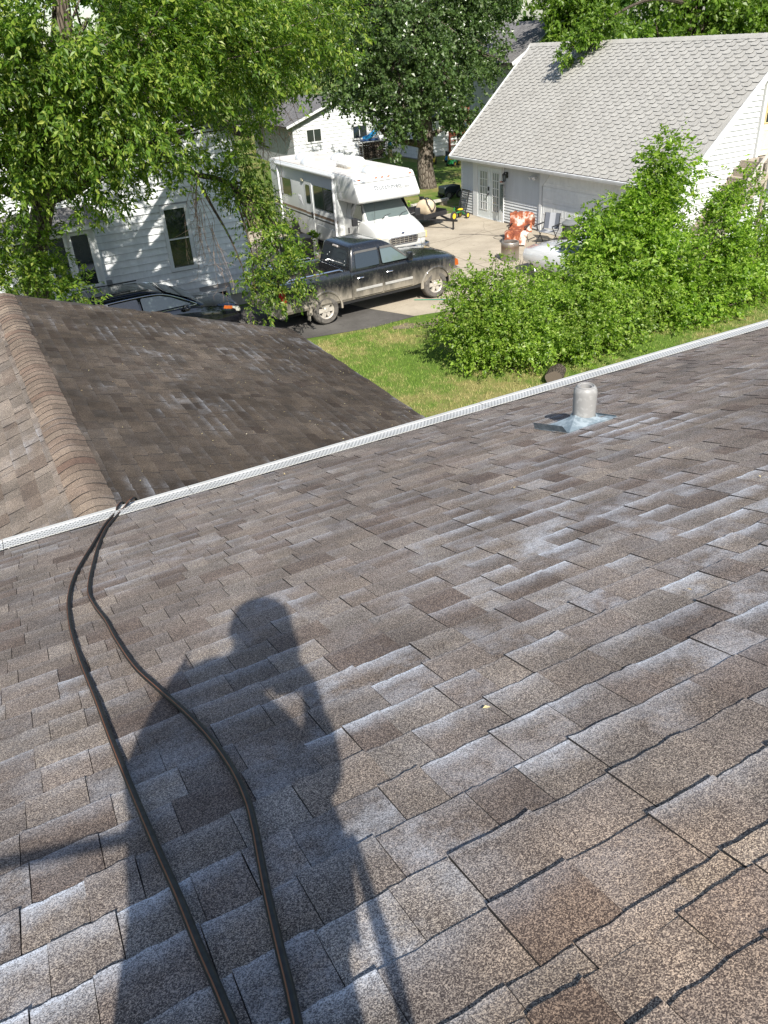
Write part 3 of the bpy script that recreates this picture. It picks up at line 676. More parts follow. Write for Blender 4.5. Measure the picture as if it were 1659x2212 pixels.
# overhead door
M['odoor'] = plain('overhead_door_paint', (.72, .73, .71), .45, var=.08)
mb = MB(); mb.bx(WXF-.02, WXF+.03, 19.6, 24.75, .01, 2.18); od = mb.build('garage_door', M['odoor'], gwall, world=True)
for r_ in range(4):
    z0 = .02+r_*.54; mb = MB(); mb.bx(WXF-.045, WXF-.022, 19.62, 24.73, z0, z0+.534); sec = mb.build('door_section', M['odoor'], od, bevel=.004, world=True)
    mb = MB()
    for c_ in range(8):
        y0 = 19.72+c_*.632; zc0, zc1 = z0+.09, z0+.45
        mb.loft([[(WXF-d, y0+k, zc0+k), (WXF-d, y0+.54-k, zc0+k), (WXF-d, y0+.54-k, zc1-k), (WXF-d, y0+k, zc1-k)] for d, k in ((.046, 0), (.0465, .01), (.052, .03), (.0525, .045), (.047, .05))])
    mb.build('panel', M['odoor'], od, world=True)
mb = MB(); mb.bx(WXF-.07, WXF+.02, 24.76, 24.9, 0, 2.2); mb.bx(WXF-.07, WXF+.02, 19.46, 19.59, 0, 2.2); mb.bx(WXF-.06, WXF+.01, 19.59, 24.76, 2.19, 2.3)
mb.add([(WXF-.068, 24.76, 1.62), (WXF-.068, 24.76, 2.2), (WXF-.068, 24.2, 2.2), (WXF-.02, 24.76, 1.62), (WXF-.02, 24.76, 2.2), (WXF-.02, 24.2, 2.2)], [(0, 1, 2), (3, 5, 4), (0, 2, 5, 3)])
mb.build('door_casing', M['trim'], gwall, world=True)
# upper door on the gable and the stairs below it
mb = MB(); mb.bx(22.6, 23.5, 18.19, 18.26, 2.8, 4.82); M['cream_door'] = plain('cream_door', (.62, .55, .42), .5, var=.08)
ud = mb.build('upper_door', M['cream_door'], gwall, world=True); ud['label'] = 'cream upper door with gridded window'
mb = MB(); mb.bx(22.68, 23.42, 18.18, 18.192, 3.72, 4.62); mb.build('pane', M['glass'], ud, world=True)
mb = MB()
for x in (22.68, 22.93, 23.17, 23.42): mb.bx(x-.014, x+.014, 18.165, 18.182, 3.7, 4.64)
for z in (3.72, 4.02, 4.32, 4.62): mb.bx(22.67, 23.43, 18.166, 18.1815, z-.014, z+.014)
mb.build('muntin', plain('cream_muntin', (.66, .5, .25), .5), ud, world=True)
mb = MB()
for x in (22.68, 23.08): mb.loft([[(x+k, 18.19-d, 2.95+k), (x+.34-k, 18.19-d, 2.95+k), (x+.34-k, 18.19-d, 3.55-k), (x+k, 18.19-d, 3.55-k)] for d, k in ((0, 0), (.012, .02), (.012, .05), (.003, .055))])
mb.build('panel', M['cream_door'], ud, world=True)
mb = MB(); mb.bx(22.5, 22.6, 18.17, 18.27, 2.77, 4.92); mb.bx(23.5, 23.6, 18.17, 18.27, 2.77, 4.92); mb.bx(22.5, 23.6, 18.168, 18.27, 4.82, 4.92); mb.build('door_frame', M['trim'], gwall, world=True)
g = G('weathered_wood'); p = g.n('Mapping', {'Vector': g.pos(), 'Scale': (2, 14, 14)}).outputs[0]
M['old_wood'] = g.pbr(base=g.ramp(g.noise(p, 3, 5, .7), [(.25, (.12, .09, .065)), (.5, (.33, .28, .22)), (.75, (.48, .43, .36))]), rough=.9, normal=g.bump(g.noise(p, 6, 4), .4, .004))
stairs = thing('outside_stairs', 'weathered wooden stairs with railing climbing the gable of the garage', 'stairs', (22, 17.6, 0))
for k in range(5):
    mb = MB(); mb.bx(21.9, 24.3, 17.22+k*.2, 17.41+k*.2, 2.73, 2.765); mb.build('deck_board', M['old_wood'], stairs, world=True)
mb = MB()
for (x, y) in ((21.95, 17.25), (24.2, 17.25), (23.1, 17.25)): mb.bar((x, y, 0), (x, y, 2.725), .09)
mb.bx(21.9, 24.3, 17.19, 17.218, 2.55, 2.76); mb.build('landing_frame', M['old_wood'], stairs, world=True)
for k in range(12):
    zz = 2.77-.21*(k+1); x = 21.88-.215*k
    mb = MB(); mb.bx(x-.24, x, 17.2, 18.2, zz-.035, zz); mb.build('tread', M['old_wood'], stairs, world=True)
    mb = MB(); mb.bx(x-.014, x+.004, 17.24, 18.18, zz+.001, zz+.172); mb.build('riser', M['old_wood'], stairs, world=True)
for y in (17.17, 18.215):
    mb = MB(); mb.bar((21.95, y, 2.55), (19.3, y, -.03), .04, .24); mb.build('stringer', M['old_wood'], stairs, world=True)
M['grey_wood'] = plain('grey_rail_wood', (.5, .46, .4), .85, var=.3, sc=9)
def rz_(x): return 3.08+.97*(x-21.8)
mb = MB(); mb.bar((22.35, 17.13, rz_(22.35)), (19.6, 17.13, rz_(19.6)), .09, .045); mb.build('handrail', M['grey_wood'], stairs, world=True)
for k in range(11):
    x = 22.3-.25*k; mb = MB(); mb.bar((x, 17.13, rz_(x)-.03), (x, 17.13, rz_(x)-.62), .045); mb.build('baluster', M['grey_wood'], stairs, world=True)
# lamp, floodlight, chimes
lt = thing('wall_lantern', 'black wall lantern beside the glazed doors of the garage', 'lantern', (WXF-.02, 26.98, 1.72))
mb = MB(); mb.bx(-.03, 0, -.05, .05, -.02, .2); mb.bar((-.02, 0, .16), (-.15, 0, .2), .025); mb.lathe([(.001, .2), (.085, .12), (.09, .1), (.065, .1)], (-.15, 0, 0), 8); mb.lathe([(.06, -.1), (.07, -.12), (.02, -.15)], (-.15, 0, 0), 8)
for a in range(4): mb.bar((-.15+.062*cos(a*pi/2+.8), .062*sin(a*pi/2+.8), .1), (-.15+.055*cos(a*pi/2+.8), .055*sin(a*pi/2+.8), -.1), .012)
mb.build('bracket', M['black_plastic'], lt); mb = MB(); mb.lathe([(.05, -.1), (.055, .1)], (-.15, 0, 0), 8); mb.build('glass', M['glass_pale'], lt)
fl = thing('floodlight', 'white twin floodlight under the eave beside the garage door', 'floodlight', (WXF-.02, 25.2, 1.9))
mb = MB(); mb.lathe([(.06, 0), (.06, -.03), (.03, -.05)], (0, 0, 0), 12, 'x'); mb.build('base', M['trim'], fl)
for s in (-1, 1):
    mb = MB(); mb.tube([(-.04, s*.03, 0), (-.1, s*.1, .02), (-.2, s*.13, -.03)], [.025, .045, .07], 10); mb.build('lamp_head', M['trim'], fl, True)
ch = thing('wind_chimes', 'long dark green tubular wind chimes hanging by the glazed doors', 'wind chimes', (WXF-.2, 27.1, .42))
mb = MB(); mb.lathe([(.075, 1.13), (.08, 1.15), (.06, 1.17)], (0, 0, 0), 14); mb.bar((0, 0, 1.16), (.02, 0, 1.7), .008); mb.bar((.2, 0, 1.7), (-.02, 0, 1.7), .015); mb.build('top_disc', plain('chime_wood', (.12, .05, .03), .6), ch)
for k in range(6):
    a = k*pi/3; L = .75+.06*k; mb = MB(); mb.lathe([(.016, 1.05-L), (.016, 1.05)], (.055*cos(a), .055*sin(a), 0), 8); mb.bar((.055*cos(a), .055*sin(a), 1.05), (.05*cos(a), .05*sin(a), 1.14), .003); mb.build('chime_tube', plain('chime_tube', (.03, .05, .045), .3, .6), ch, True)

# ================================================================ white house on the left, behind the ash tree
HY = 23.29
hs = thing('house', 'white clapboard house behind the ash tree, with box bay and narrow window', 'house', (1, 28, 0))
mb = MB(); mb.bx(-6.2, 7.45, HY+.03, 33, 0, .38); mb.build('foundation', plain('foundation_concrete', (.42, .41, .39), .9), hs, world=True)
mb = MB(); mb.bx(-6.2, 7.5, HY, 33, .36, 4.75); mb.prism([(-6.2, 4.75), (7.5, 4.75), (.65, 8.0)], HY, 33, 'y'); hw_ = mb.build('wall', M['shade_backing'], hs, world=True)
WO = [(5.1, 5.9, 1.28, 3.12), (1.1, 3.2, 1.2, 3.1), (5.8, 6.75, 0, .66)]
siding(hw_, 'y', HY, -2.5, 7.5, .36, 7.2, .185, M['siding_b'], WO, lim=lambda z: (-2.5, 7.5) if z < 4.75 else (max(-2.5, -6.2+(z-4.75)*2.107), 7.5-(z-4.75)*2.107))
window(hw_, 'y', HY-.01, 5.2, 5.78, 1.42, 3.0, M['trim'], .1, bars_h=(2.2,), label='narrow double-hung window')
window(hw_, 'y', HY-.01, 5.95, 6.62, .16, .52, M['trim'], .08, label='small basement window near the ground')
mb = MB(); mb.bx(7.42, 7.53, HY-.03, HY+.1, .36, 4.75); mb.build('corner_board', M['trim'], hw_, world=True)
mb = MB(); mb.prism([(-6.6, 4.55), (.65, 8.0), (7.9, 4.55), (7.9, 4.72), (.65, 8.2), (-6.6, 4.72)], HY-.35, 33.3, 'y'); mb.build('roof', M['grey_shingle'], hs, world=True)
# box bay
mb = MB(); mb.bx(1.0, 3.18, HY-.55, HY-.001, .9, 2.95); bay = mb.build('bay', M['trim'], hs, world=True)
window(bay, 'y', HY-.55, 1.95, 2.36, 1.5, 2.8, M['trim'], .06); window(bay, 'y', HY-.55, 2.55, 2.98, 1.5, 2.8, M['trim'], .06); window(bay, 'y', HY-.55, 1.15, 1.8, 1.5, 2.8, M['trim'], .06)
siding(bay, 'y', HY-.551, 1.0, 3.18, .9, 1.42, .17, M['siding_b'])
mb = MB(); mb.add([(.7, HY-.85, 2.95), (3.5, HY-.85, 2.95), (3.5, HY, 3.2), (.7, HY, 3.2), (.7, HY-.85, 3.07), (3.5, HY-.85, 3.07), (3.3, HY, 3.42), (.9, HY, 3.42)], [(0, 1, 2, 3), (4, 5, 6, 7), (0, 1, 5, 4), (1, 2, 6, 5), (3, 0, 4, 7)]); mb.build('bay_roof', M['trim'], bay, world=True)
mb = MB(); mb.add([(.66, HY-.88, 3.075), (3.54, HY-.88, 3.075), (3.34, HY-.01, 3.43), (.86, HY-.01, 3.43)], [(0, 1, 2, 3)]); mb.build('bay_shingles', M['grey_shingle'], bay, world=True)
mb = MB(); mb.bx(3.22, 3.4, HY-.14, HY-.02, 1.05, 1.42); mb.build('meter_box', plain('meter_grey', (.2, .21, .21), .5), hs, bevel=.01, world=True)

# ================================================================ small garage and shed far behind
SY = 49.9
sg = thing('small_garage', 'small white gabled garage with two windows behind the motorhome', 'garage', (23.1, 53, 0))
mb = MB(); mb.bx(19.9, 26.4, SY, 57, 0, 2.42); mb.prism([(19.9, 2.42), (26.4, 2.42), (23.1, 3.5)], SY, 57, 'y'); sw = mb.build('wall', M['shade_backing'], sg, world=True)
siding(sw, 'y', SY, 19.9, 26.4, .05, 3.45, .2, M['siding_b'], [(20.72, 21.85, 1.25, 2.12), (23.9, 25.05, 1.12, 2.02)], lim=lambda z: (19.9, 26.4) if z < 2.42 else (19.9+(z-2.42)*2.96, 26.4-(z-2.42)*3.06))
window(sw, 'y', SY-.02, 20.82, 21.76, 1.36, 2.03, M['trim'], .09, bars_v=(21.29,), label='sliding window reflecting a green lawn'); window(sw, 'y', SY-.02, 24.0, 24.96, 1.23, 1.93, M['trim'], .09, bars_v=(24.45,))
mb = MB(); mb.prism([(19.4, 2.27), (23.1, 3.55), (26.85, 2.27), (26.85, 2.37), (23.1, 3.67), (19.4, 2.37)], SY-.35, 57.3, 'y'); sr = mb.build('roof', M['grey_shingle'], sg, world=True)
mb = MB(); mb.bar((19.4, SY-.37, 2.3), (23.1, SY-.37, 3.6), .03, .14); mb.bar((26.85, SY-.37, 2.3), (23.1, SY-.37, 3.6), .03, .14); mb.build('rake_board', M['trim'], sr, world=True)
sh = thing('shed', 'low white sided shed in shade behind the cottonwood', 'shed', (28, 48.5, 0))
mb = MB(); mb.bx(26.55, 29.5, 46.3, 51.5, 0, 2.0); w2 = mb.build('wall', M['shade_backing'], sh, world=True)
siding(w2, 'x', 26.55, 46.3, 51.5, .05, 2.0, .2, M['siding_b']); siding(w2, 'y', 46.3, 26.55, 29.5, .05, 2.0, .2, M['siding_b'])
mb = MB(); mb.prism([(26.3, 1.98), (29.8, 2.5), (29.8, 2.6), (26.3, 2.08)], 46.1, 51.7, 'y'); mb.build('roof', M['grey_shingle'], sh, world=True)
o = MB().bar((26.3, 48.0, .03), (26.5, 47.6, 1.5), .14, .03).build('plank', M['trim']); tag(o, 'pale plank leaning against the low white shed', 'plank')
# house far behind the garage roof
fh_ = thing('house', 'far house showing a dark roof and white eave behind the garage ridge', 'house', (38, 50, 0))
mb = MB(); mb.bx(33.2, 40.0, 45.4, 56, 0, 4.85); mb.prism([(33.2, 4.85), (40.0, 4.85), (36.6, 6.7)], 45.4, 56, 'y'); fw_ = mb.build('wall', M['siding'], fh_, world=True)
mb = MB(); mb.prism([(32.7, 4.7), (36.6, 6.82), (40.5, 4.7), (40.5, 4.82), (36.6, 6.94), (32.7, 4.82)], 45.0, 56.4, 'y'); fr_ = mb.build('roof', M['grey_shingle'], fh_, world=True)
mb = MB(); mb.bar((32.7, 44.98, 4.74), (36.6, 44.98, 6.86), .04, .2); mb.bar((40.5, 44.98, 4.74), (36.6, 44.98, 6.86), .04, .2); mb.build('rake_board', M['trim'], fr_, world=True)
window(fw_, 'y', 45.4, 36, 37, 1.2, 2.4, M['trim'])
# ================================================================ trees and shrubs
def leaf_mesh(P, D, Nn, L, W, fold=.35):
    """rhombic folded leaves: P base points, D axis directions, Nn rough normals, L length, W half width"""
    n = len(P); D = D/np.linalg.norm(D, axis=1, keepdims=True)
    S = np.cross(D, Nn); S /= np.linalg.norm(S, axis=1, keepdims=True)+1e-9; U = np.cross(S, D)
    L = L[:, None]; W = W[:, None]
    V = np.empty((n, 4, 3)); V[:, 0] = P; V[:, 2] = P+D*L - U*L*.12
    mid = P+D*L*.42
    V[:, 1] = mid+S*W+U*W*fold; V[:, 3] = mid-S*W+U*W*fold
    b = np.arange(n)[:, None]*4
    F = np.concatenate([b+[0, 1, 2], b+[0, 2, 3]], 1).reshape(-1, 3)
    return V.reshape(-1, 3), F
def unit(v): return v/(np.linalg.norm(v, axis=-1, keepdims=True)+1e-9)
def crown_points(blobs, n, rs, shell=.5, noise=.0):
    w = np.array([b[3]*b[4]*b[5] if len(b) > 5 else b[3]**3 for b in blobs])**.72; w /= w.sum(); idx = rs.choice(len(blobs), n, p=w)
    B = np.array([list(b[:3])+([b[3]]*3 if len(b) < 6 else list(b[3:6])) for b in blobs])
    d = unit(rs.normal(size=(n, 3))); r = rs.rand(n)**shell
    P = B[idx, :3]+d*B[idx, 3:6]*r[:, None]
    return P, d, B[idx, :3]
def foliage(blobs, ntw, rs, leaf=(.07, .02), per=9, twig=.28, droop=.35, pinnate=True, up=.75, keep=None, jitter=.25, shell=.5, clump=0):
    P, out, C = crown_points(blobs, ntw, rs, shell)
    if clump:                                  # gather twigs into sprays so that gaps open between them
        m = max(8, ntw//clump); Q, o2, C2 = crown_points(blobs, m, rs, shell); k = rs.randint(m, size=ntw)
        sz = np.cbrt(np.median([b[3] for b in blobs]))*.24
        P = Q[k]+rs.normal(0, 1, (ntw, 3))*[sz, sz, sz*.7]; out = o2[k]
    if keep is not None:
        k = keep(P); P, out = P[k], out[k]
    n = len(P)
    T = unit(out+rs.normal(0, .55, (n, 3))+[0, 0, .1]-np.array([0, 0, droop])*rs.rand(n, 1)*1.6)
    tl = twig*rs.uniform(.6, 1.25, n)
    k = per; t = (np.arange(k)+.6)/k
    base = P[:, None, :]+T[:, None, :]*(tl[:, None]*t[None, :])[..., None]-np.array([0, 0, 1.0])*(droop*.35*(tl[:, None]*t**2))[..., None]
    base = base.reshape(-1, 3); Tn = np.repeat(T, k, 0)
    upv = unit(rs.normal(0, .5, (n*k, 3))+[0, 0, up]+np.repeat(out, k, 0)*.35)
    side = unit(np.cross(Tn, upv)); sg = np.tile(np.where(np.arange(k) % 2, 1., -1.), n)[:, None]
    if pinnate: D = unit(Tn*.75+side*sg*.8+rs.normal(0, jitter, (n*k, 3))-np.array([0, 0, droop*.5]))
    else: D = unit(Tn*.3+rs.normal(0, .8, (n*k, 3))-np.array([0, 0, droop]))
    sz = np.repeat(rs.uniform(.6, 1.3, n), k)*rs.uniform(.7, 1.2, n*k); L = leaf[0]*sz; W = leaf[1]*sz*rs.uniform(.8, 1.2, n*k)
    return leaf_mesh(base+rs.normal(0, .01, (n*k, 3)), D, upv, L, W)
def limbs(paths, sides=7):
    mb = MB()
    for pts, r0, r1 in paths:
        pts = spline(pts, 4); m = len(pts); mb.tube(pts, [r0+(r1-r0)*(i/(m-1))**.8 for i in range(m)], sides)
    return mb
def branch_paths(start, blobs, rs, r0, extra=3, rmin=.012):
    out = []
    for b in blobs:
        c = np.array(b[:3]); s = np.array(start); mid = s*.45+c*.55+rs.normal(0, .12, 3)*np.linalg.norm(c-s)*.25+[0, 0, .08*np.linalg.norm(c-s)]
        out.append(([s, (s+mid)/2+rs.normal(0, .05, 3), mid, c], r0*min(1, .35+b[3]*.25), rmin*2))
        for _ in range(extra):
            e = c+unit(rs.normal(size=3))*np.array(b[3:6] if len(b) > 5 else [b[3]]*3)*.85; m2 = (mid+e)/2+rs.normal(0, .1, 3)
            out.append(([mid, m2, e], rmin*2.2, rmin*.5))
    return out
def tree(name, label, base, trunk, blobs, ntw, mat, bark, rs, cat='tree', group=None, r0=.3, extra=3, dead=None, lsides=6, **kw):
    root = thing(name, label, cat, (base[0], base[1], base[2] if len(base) > 2 else 0), group=group)
    if trunk: limbs([(trunk, r0, r0*.55)], 12).build('trunk', bark, root, True, world=True)
    top = trunk[-1] if trunk else base
    if extra >= 0: limbs(branch_paths(top if trunk else (base[0], base[1], .05), blobs, rs, r0*.5, extra, kw.pop('rmin', .014)), lsides).build('limbs', bark, root, True, world=True)
    else: kw.pop('rmin', None)
    V, F = foliage(blobs, ntw, rs, **kw)
    V = V-np.array(root.location); me = np_mesh('crown', V, F); mk('crown', me, mat, root)
    return root
def B(px, py, y, r, rz=None, ry=None):        # a crown lobe seen at a display position, at depth y
    c = at(px, py, y); return (*c, r, ry or r, rz or r*.8)

# openings cut in the ash crown along the sunlight to brighten the wall
SHAFT = [(at(px, py, 23.29), r) for px, py, r in ((335, 500, .42), (322, 560, .4), (345, 425, .4), (300, 605, .35), (365, 612, .35), (240, 575, .3), (285, 455, .3), (420, 560, .3), (395, 470, .25), (450, 600, .3), (230, 470, .22))]
def shafts(P):
    s = np.array([.2001, .7221, -.6622]); k = np.ones(len(P), bool)
    for q, r in SHAFT:
        v = P-q; d = np.linalg.norm(v-np.outer(v@s, s), axis=1); k &= (d > r)
    return k
# ---- ash tree in front of the white house
rs = np.random.RandomState(31)
ash_blobs = [B(60, 60, 17, 1.7), B(190, 40, 16.5, 1.9), B(330, 60, 17, 1.9), B(470, 60, 18, 1.8), B(600, 40, 19, 1.6), B(690, 40, 20.5, 1.15), B(120, 170, 16, 1.5), B(270, 175, 16.2, 1.6),
             B(400, 175, 17.5, 1.4), B(530, 150, 19, 1.4), B(610, 120, 20.5, 1.0), B(40, 300, 17.5, 1.3), B(170, 300, 16.8, 1.25), B(300, 285, 17.2, 1.05), B(60, 390, 18, .65), B(190, 380, 17.6, .8), B(270, 350, 17.8, .6),
             B(420, 290, 18.8, .8), B(370, 350, 18.5, .45), B(510, 240, 19.5, .65), B(335, -80, 18, 2.2), B(120, -80, 17, 2.2), B(560, -70, 20, 1.9)  , B(-30, 180, 17, 1.3), B(20, 200, 18.5, 1.2), B(-40, 320, 18, 1.2), B(-150, 100, 17, 1.8), B(-160, 260, 18, 1.4), B(-140, 420, 18.5, 1.0)]
low_blobs = [B(40, 555, 18.8, .8), B(110, 610, 19.0, .55), B(20, 620, 18.6, .6), B(160, 628, 19.2, .35), B(-30, 520, 19, 1.0)]
droop_blobs = [B(505, 385, 19.2, .5), B(545, 430, 19.3, .5), B(590, 480, 19.2, .5), B(620, 520, 19.1, .45), B(585, 560, 18.9, .5), B(640, 585, 18.8, .45), B(560, 610, 18.8, .42), B(610, 640, 18.7, .38), B(545, 655, 18.8, .25), B(530, 350, 19.4, .35), B(470, 430, 19.3, .25)]
tb = np.array([1.15, 20.3, 0]); fork = at(95, 440, 19.6)
ash = tree('ash_tree', 'large ash tree with feathery bright leaves overhanging the white house', tb, [tb+[-.1, 0, -.05], tb+[0, 0, 1.2], at(75, 560, 20.0), fork], ash_blobs, 10600, M['leaf_ash'], M['bark'], rs, r0=.42, extra=4, per=11, leaf=(.115, .025), twig=.38, droop=.5, clump=11, keep=shafts)
rs = np.random.RandomState(33)
limb1 = [fork, at(200, 330, 18.5), at(330, 330, 18.8), at(420, 375, 19.2), at(500, 400, 19.3), at(590, 500, 19.1), at(600, 620, 18.8)]
limb2 = [at(420, 375, 19.2), at(455, 440, 19.2), at(500, 520, 19.0), at(540, 620, 18.9)]
limb3 = [fork, at(150, 200, 17.5), at(140, 60, 17.2), at(130, -60, 17.2)]
lp = [(limb1, .13, .02), (limb2, .05, .012), (limb3, .24, .1)]
for b in droop_blobs: lp.append(([at(500, 400, 19.3), (np.array(b[:3])+at(540, 420, 19.3))/2, np.array(b[:3])], .03, .008))
limbs(lp, 7).build('hanging_limb', M['bark_dark'], ash, True, world=True)
V, F = foliage(droop_blobs, 800, rs, per=11, leaf=(.1, .022), twig=.34, droop=.6, clump=6)
V2, F2 = foliage(low_blobs, 700, rs, per=11, leaf=(.105, .024), twig=.34, droop=.3, clump=6)
mk('hanging_foliage', np_mesh('hanging_foliage', V-np.array(ash.location), F), M['leaf_ash'], ash)
mk('lower_foliage', np_mesh('lower_foliage', V2-np.array(ash.location), F2), M['leaf_ash'], ash)
# dead bare branches, tangled
mb = MB()
def dead_spray(a, b, n, rs, spread, r=.008, sub=4):
    a, b = np.array(a), np.array(b)
    for _ in range(n):
        s = a+(b-a)*rs.rand()*.35+rs.normal(0, .08, 3); e = b+rs.normal(0, spread, 3); m = (s+e)/2+rs.normal(0, spread*.35, 3)+[0, 0, spread*.3]
        pts = spline([s, m, e], 4); mb.tube(pts, [r*(1-.7*i/(len(pts)-1)) for i in range(len(pts))], 4)
        for k in range(sub):
            q = np.array(pts[rs.randint(3, len(pts))]); f = q+unit(e-s)*.25*rs.rand()+rs.normal(0, .16, 3)-[0, 0, .08]; mb.tube([q, (q+f)/2+rs.normal(0, .03, 3), f], [r*.5, r*.4, r*.22], 4)
dead_spray(at(545, 200, 20.3), at(590, 330, 20.2), 22, rs, .42, .009, 5)
dead_spray(at(560, 180, 20.5), at(620, 260, 20.3), 14, rs, .38, .008, 5)
dead_spray(at(470, 200, 20.0), at(560, 370, 20.0), 10, rs, .35, .009, 4)
dead_spray(at(415, 380, 19.3), at(430, 540, 19.0), 9, rs, .22, .008, 5)
dead_spray(at(430, 420, 19.2), at(480, 600, 18.8), 8, rs, .3, .007, 4)
mb.build('dead_branches', M['twig'], ash, True, world=True)

# ---- cottonwood beyond the motorhome
rs = np.random.RandomState(41)
cb = np.array([21.65, 36.8, 0])
cw_blobs = [B(700, 60, 36, 2.4), B(800, 40, 36, 2.6), B(900, 30, 37, 2.8), B(1000, 40, 38, 2.6), B(760, 150, 36, 2.0), B(860, 140, 35.5, 2.2), B(960, 140, 36, 2.2), B(1030, 130, 38, 1.7), B(830, 230, 35.6, 1.5), B(910, 235, 35.3, 1.5), B(980, 225, 36, 1.4),
            B(1000, 270, 36.5, .9), B(850, 285, 35.6, .8), B(790, 220, 36, 1.0), B(860, 310, 35.8, .5), B(800, -60, 37, 3), B(940, -70, 38, 3), B(1010, -50, 39, 2.4)]
cott = tree('cottonwood_tree', 'tall cottonwood with furrowed pale trunk between motorhome and garage', cb, [cb+[.05, 0, -.1], cb+[-.1, 0, 1.0], cb+[0, 0, 2.2], at(915, 220, 36.8), at(910, 120, 37), at(900, 20, 37.2)], cw_blobs, 7600, M['leaf_cotton'], M['bark'], rs, r0=.46, extra=5, per=10, leaf=(.15, .062), twig=.5, droop=.5, pinnate=False, up=.3, clump=8, rmin=.03)
limbs([([cb+[0, 0, 2.0], at(870, 305, 36.6), at(835, 292, 36.2), at(815, 270, 36)], .2, .06), ([cb+[0, 0, 2.3], at(965, 270, 36.5), at(990, 220, 36.6)], .16, .05)], 8).build('lower_limb', M['bark'], cott, True, world=True)

# ---- shrubs along the lawn
def shrub(label, base, blobs, ntw, mat, seed, stems=8, leaf=(.085, .026), per=9, **kw):
    rs = np.random.RandomState(seed); root = thing('shrub', label, 'shrub', (base[0], base[1], 0), group='shrubs along the driveway edge')
    ps = []
    for b in blobs:
        for _ in range(2): e = np.array(b[:3])+rs.normal(0, .3, 3)*b[3]; s = np.array([base[0], base[1], 0])+[*rs.normal(0, .2, 2), 0]; ps.append(([s, (s+e)/2+rs.normal(0, .12, 3), e], .022, .006))
    limbs(ps, 5).build('stems', M['bark_dark'], root, True, world=True)
    kw.setdefault('clump', 8)
    V, F = foliage(blobs, ntw, rs, leaf=leaf, per=per, **kw); V = V[:]; V[:, 2] = np.maximum(V[:, 2], .02)
    mk('foliage', np_mesh('foliage', V-np.array(root.location), F), mat, root); return root
shrub('rounded shrub with small leaves at the left end of the hedge row', (10.1, 14.9), [B(1010, 670, 14.7, .6), B(1075, 650, 14.6, .7), B(1080, 710, 14.2, .8), B(1160, 655, 14.7, .65), B(1150, 710, 14.0, .8), B(1060, 760, 14.1, .5), B(1130, 770, 13.7, .45), B(1000, 720, 14.7, .5), B(1090, 585, 15.0, .32), B(1160, 595, 15.2, .28), B(1025, 615, 15.1, .35), B(975, 690, 14.9, .25), B(1075, 548, 15.0, .1), B(1130, 560, 15.1, .1)], 3100, M['leaf_bush'], 51, leaf=(.075, .024), twig=.3, droop=.15, pinnate=True)
shrub('dense low shrub in the middle of the hedge row above the log', (11.6, 14.2), [B(1230, 640, 14.3, .75), B(1240, 720, 13.8, .7), B(1300, 700, 13.8, .75), B(1290, 620, 14.4, .7), B(1360, 690, 14.0, .6), B(1220, 760, 13.5, .35), B(1300, 750, 13.5, .4), B(1380, 640, 14.4, .6)], 2600, M['leaf_bush'], 52, leaf=(.08, .026), twig=.3, droop=.2)
shrub('tall box elder shrub reaching up against the grey garage roof', (13.6, 15.2), [B(1310, 520, 15.2, .8), B(1380, 500, 15.3, .85), B(1420, 410, 15.4, .55), B(1440, 350, 15.5, .36), B(1400, 450, 15.3, .6), B(1330, 590, 14.8, .8), B(1410, 590, 14.9, .8), B(1460, 520, 15.2, .6), B(1285, 575, 15.1, .5), B(1460, 380, 15.6, .3), B(1265, 520, 15.4, .22), B(1330, 460, 15.5, .25), B(1435, 320, 15.5, .2)], 3300, M['leaf_elder'], 53, leaf=(.12, .036), per=8, twig=.34, droop=.25)
shrub('leafy shrub at the right end of the row below the outside stairs', (15.6, 14.6), [B(1500, 640, 14.4, .8), B(1560, 590, 14.8, .85), B(1540, 520, 15.2, .7), B(1590, 430, 15.4, .5), B(1600, 390, 15.5, .28), B(1640, 540, 15.0, .7), B(1600, 650, 14.4, .6), B(1480, 690, 14.0, .6), B(1430, 660, 14.2, .6), B(1660, 620, 14.6, .6), B(1570, 460, 15.4, .45), B(1550, 690, 14.0, .4)], 3500, M['leaf_elder'], 54, leaf=(.1, .032), twig=.32, droop=.25)
shrub('loose shrub with pale leaves past the right end of the row', (18.3, 15.0), [B(1690, 480, 15.2, .7), B(1720, 580, 15, .9), B(1650, 450, 15.5, .4)], 900, M['leaf_bush'], 55)

# ---- trees behind
TB = 'trees standing behind the yards'
def bgtree(label, x, y, h, r, mat, seed, n=2400, leaf=(.3, .1), low=.25, nb=9, bark='bark_dark', name='tree', r0=.3):
    rs = np.random.RandomState(seed); bl = []
    for k in range(nb):
        a = rs.rand()*2*pi; q = rs.uniform(.15, .75)*r; z = h*(low+(1-low)*(k+.5)/nb); s = r*rs.uniform(.42, .62)*(1-.35*abs((k+.5)/nb-.45))
        bl.append((x+q*cos(a), y+q*sin(a), z, s, s, s*.8))
    return tree(name, label, (x, y), [(x, y, -.1), (x+.1, y, h*.2), (x, y+.1, h*.45)], bl, n, mat, M[bark], rs, group=TB, r0=r0, extra=2, per=8, leaf=leaf, twig=.75, droop=.35, pinnate=False, up=.5, clump=9, rmin=.05)
bgtree('bright leafy tree left of the pair behind the garage ridge', 31.5, 30.0, 11.5, 4.0, M['leaf_far_b'], 61, 3600, (.24, .075), low=.38)
bgtree('sunlit tree behind the garage ridge at the right edge', 38.0, 27.5, 12.5, 4.6, M['leaf_far_b'], 62, 3600, (.26, .08), low=.3)
bgtree('dark green tree between cottonwood and garage roof', 29.9, 46.6, 13, 3.4, M['leaf_far'], 63, 3600, (.26, .09), low=.3, r0=.3)
bgtree('broad green tree in front of the far house roof', 36.8, 42.5, 12, 3.0, M['leaf_far_b'], 64, 2800, (.26, .085), low=.42)
